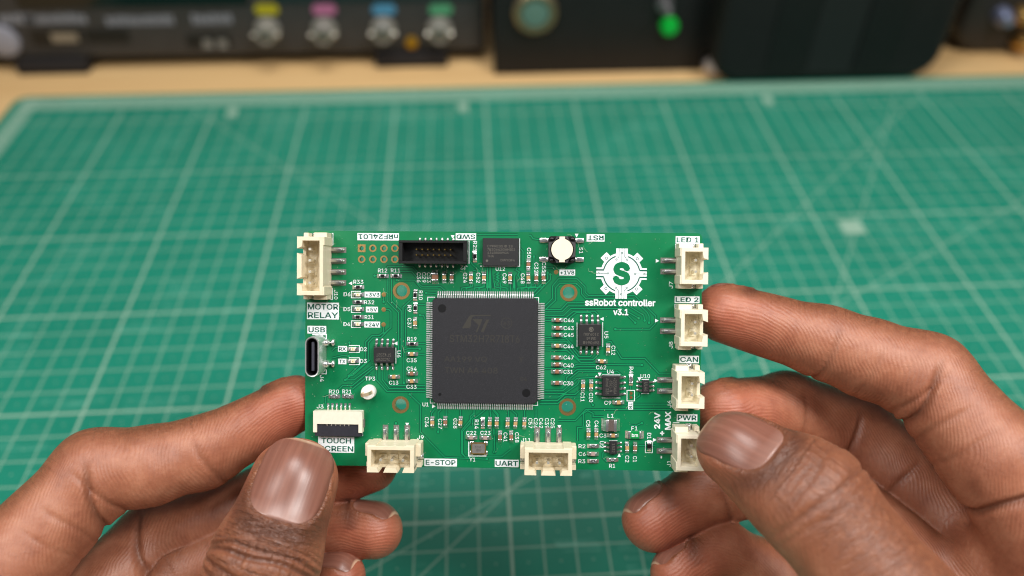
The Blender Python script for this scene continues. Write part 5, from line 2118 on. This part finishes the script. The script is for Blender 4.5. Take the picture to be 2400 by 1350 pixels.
# --- hand on the left side of the board
iL = Finger([(C(690, 948, 18.62), .69), (C(480, 1062, 18.45), .83), (C(228, 1108, 17.75), .97), (C(20, 1330, 16.8), 1.08), (C(-230, 1640, 16.3), 1.25)],
            (-0.3, 0.9, -0.35), k=.3, flat=1.02,
            blobs=[(C(350, 1095, 17.9), .86)],
            creases=[(1, .98, -1, .10, .07, 0.05), (2, 0.10, -1, .05, .05, 0), (0, .92, -1, .035, .06, 0), (2, .42, -1, .03, .05, .05), (2, .62, -1, .02, .04, .05), (1, .55, -1, .02, .05, 0)], palm_k=.4, dlo=.12, kn=.5,
            nail=dict(s=0.0, hw=.5, hl=.5, r=.68, n=unit((-0.3, 0.75, -0.65))))
mL = Finger([(C(868, 1090, 18.95), .67), (C(640, 1165, 19.85), .85), (C(372, 1262, 19.9), .97), (C(60, 1560, 17.6), 1.1), (C(-130, 1760, 17.1), 1.25)],
            (0.2, 0.6, -0.75), k=.26, creases=[(1, .97, -1, .08, .07, 0), (0, .95, -1, .05, .06, 0)], palm_k=.35,
            nail=dict(s=0.0, hw=.5, hl=.48, r=.66, n=unit((0.2, 0.55, -0.8))))
rL = Finger([(C(878, 1243, 18.75), .655), (C(700, 1232, 19.3), .78), (C(440, 1340, 19.6), .9), (C(70, 1740, 17.6), 1.15)],
            (0.2, 0.95, -0.15), k=.26, kn=.3, dlo=.1, nail=dict(s=0.02, hw=.50, hl=.50, r=.65, n=unit((0.25, 0.95, -0.08))),
            creases=[(0, .97, -1, .06, .06, 0)], palm_k=.35)
pL = Finger([(C(800, 1352, 18.35), .56), (C(665, 1362, 18.8), .64), (C(480, 1480, 18.9), .74), (C(170, 1840, 17.2), 1.0)],
            (0.1, 0.95, 0.05), k=.22, kn=.3, dlo=.1, nail=dict(s=0.05, hw=.42, hl=.42, r=.55, n=unit((0.15, 0.95, 0.12))), palm_k=.35)
tL = Finger([(C(690, 1128, 17.22), .955), (C(622, 1315, 16.55), 1.13), (C(520, 1620, 16.2), 1.2), (C(300, 2000, 16.0), 1.5)],
            (0.14, 0.26, 1.0), k=.35, flat=1.22, tipflat=1.34,
            nail=dict(s=-0.02, hw=.775, hl=.90, r=.72, n=unit((0.17, 0.22, 1.0))),
            creases=[(0, .80, 1, .06, .04, .12), (0, .90, 1, .10, .05, .10), (0, 1.0, 1, .12, .06, .05), (1, .08, 1, .10, .05, -.03), (1, .17, 1, .07, .045, -.08), (1, .27, 1, .05, .04, -.1), (0, .66, 1, .022, .03, .15), (0, .73, 1, .035, .035, .14)], palm_k=.5, dlo=.22)
palmL = [((C(-230, 1640, 16.3), 1.25), (C(250, 2450, 16.5), 1.7)), ((C(-130, 1760, 17.1), 1.25), (C(280, 2450, 16.8), 1.7)),
         ((C(70, 1740, 17.6), 1.15), (C(350, 2450, 17.0), 1.6)), ((C(170, 1840, 17.2), 1.0), (C(420, 2450, 17.0), 1.5)),
         ((C(300, 2000, 16.0), 1.5), (C(250, 2450, 16.5), 1.7)), ((C(300, 2450, 16.7), 2.2), (C(330, 2850, 16.9), 2.3))]
build_hand('hand', [iL, mL, rL, pL, tL], palmL, 0.05, 'dark-skinned hand whose upright thumb shows its nail beside the TOUCH SCREEN lettering')

# --- hand on the right side of the board
iR = Finger([(C(1698, 735, 18.35), .72), (C(1930, 800, 18.2), .83), (C(2165, 885, 17.7), 1.0), (C(2330, 1075, 16.9), 1.1), (C(2520, 1330, 16.4), 1.3)],
            (0.35, 0.9, -0.3), k=.3, flat=1.02, blobs=[(C(2040, 845, 17.9), .84)],
            creases=[(1, .96, -1, .10, .07, .05), (0, .98, -1, .045, .07, .05), (2, .12, -1, .045, .05, 0), (2, .45, -1, .03, .06, .05), (2, .75, -1, .025, .05, .05), (3, .22, -1, .12, .08, .1), (1, .45, -1, .022, .05, 0)], palm_k=.45, dlo=.12, kn=.5,
            nail=dict(s=0.02, hw=.5, hl=.5, r=.7, n=unit((0.15, 0.85, -0.5))))
mR = Finger([(C(1695, 964, 18.62), .75), (C(1840, 956, 19.55), .87), (C(1995, 1012, 19.9), .99), (C(2230, 1215, 18.9), 1.12), (C(2440, 1420, 17.4), 1.25)],
            (0.1, 0.85, -0.5), k=.26, creases=[(1, .75, -1, .08, .06, 0), (0, .9, -1, .03, .06, 0), (2, .5, -1, .05, .06, 0)], palm_k=.4, dlo=.1, kn=.5,
            nail=dict(s=0.0, hw=.5, hl=.5, r=.7, n=unit((0.1, 0.6, -0.8))))
rR = Finger([(C(1528, 1222, 18.6), .70), (C(1655, 1155, 19.15), .83), (C(1860, 1100, 19.5), .93), (C(2270, 1450, 17.8), 1.2)],
            (-0.25, 0.8, -0.55), k=.26, kn=.3, dlo=.1, nail=dict(s=0.0, hw=.50, hl=.52, r=.68, n=unit((-0.4, 0.85, -0.22))),
            creases=[(0, 1.0, -1, .05, .06, 0)], palm_k=.4)
pR = Finger([(C(1588, 1345, 18.25), .62), (C(1690, 1288, 18.75), .70), (C(1790, 1345, 18.9), .78), (C(2130, 1700, 17.5), 1.1)],
            (-0.1, 0.85, -0.4), k=.24, kn=.3, dlo=.1, nail=dict(s=0.0, hw=.44, hl=.45, r=.6, n=unit((-0.4, 0.85, -0.15))), palm_k=.4)
tR = Finger([(C(1728, 1055, 16.55), .84), (C(1895, 1165, 15.75), 1.16), (C(2120, 1440, 14.9), 1.18), (C(2400, 1800, 15.0), 1.5)],
            (0.22, 0.40, 0.9), k=.35, flat=1.12, tipflat=1.2,
            nail=dict(s=0.02, hw=.68, hl=.78, r=.72, n=unit((0.18, 0.42, 0.88))),
            creases=[(0, .78, 1, .03, .05, .1), (0, .95, 1, .045, .06, .06), (1, .05, 1, .06, .06, 0), (1, .15, 1, .04, .05, -.05), (0, .86, 1, .04, .05, .08)], palm_k=.5, dlo=.3, kn=.5)
palmR = [((C(2520, 1330, 16.4), 1.3), (C(2500, 2250, 16.0), 1.8)), ((C(2440, 1420, 17.4), 1.25), (C(2450, 2250, 16.3), 1.8)),
         ((C(2270, 1450, 17.8), 1.2), (C(2380, 2250, 16.6), 1.7)), ((C(2130, 1700, 17.5), 1.1), (C(2300, 2250, 16.7), 1.6)),
         ((C(2400, 1800, 15.0), 1.5), (C(2500, 2250, 16.0), 1.8)), ((C(2330, 1330, 17.5), 1.0), (C(2560, 1420, 16.8), 1.2)),
         ((C(2420, 2250, 16.3), 2.2), (C(2450, 2650, 16.5), 2.3))]
build_hand('hand', [iR, mR, rR, pR, tR], palmR, 0.05, 'dark-skinned hand whose thumb presses the PWR connector at the lower corner')
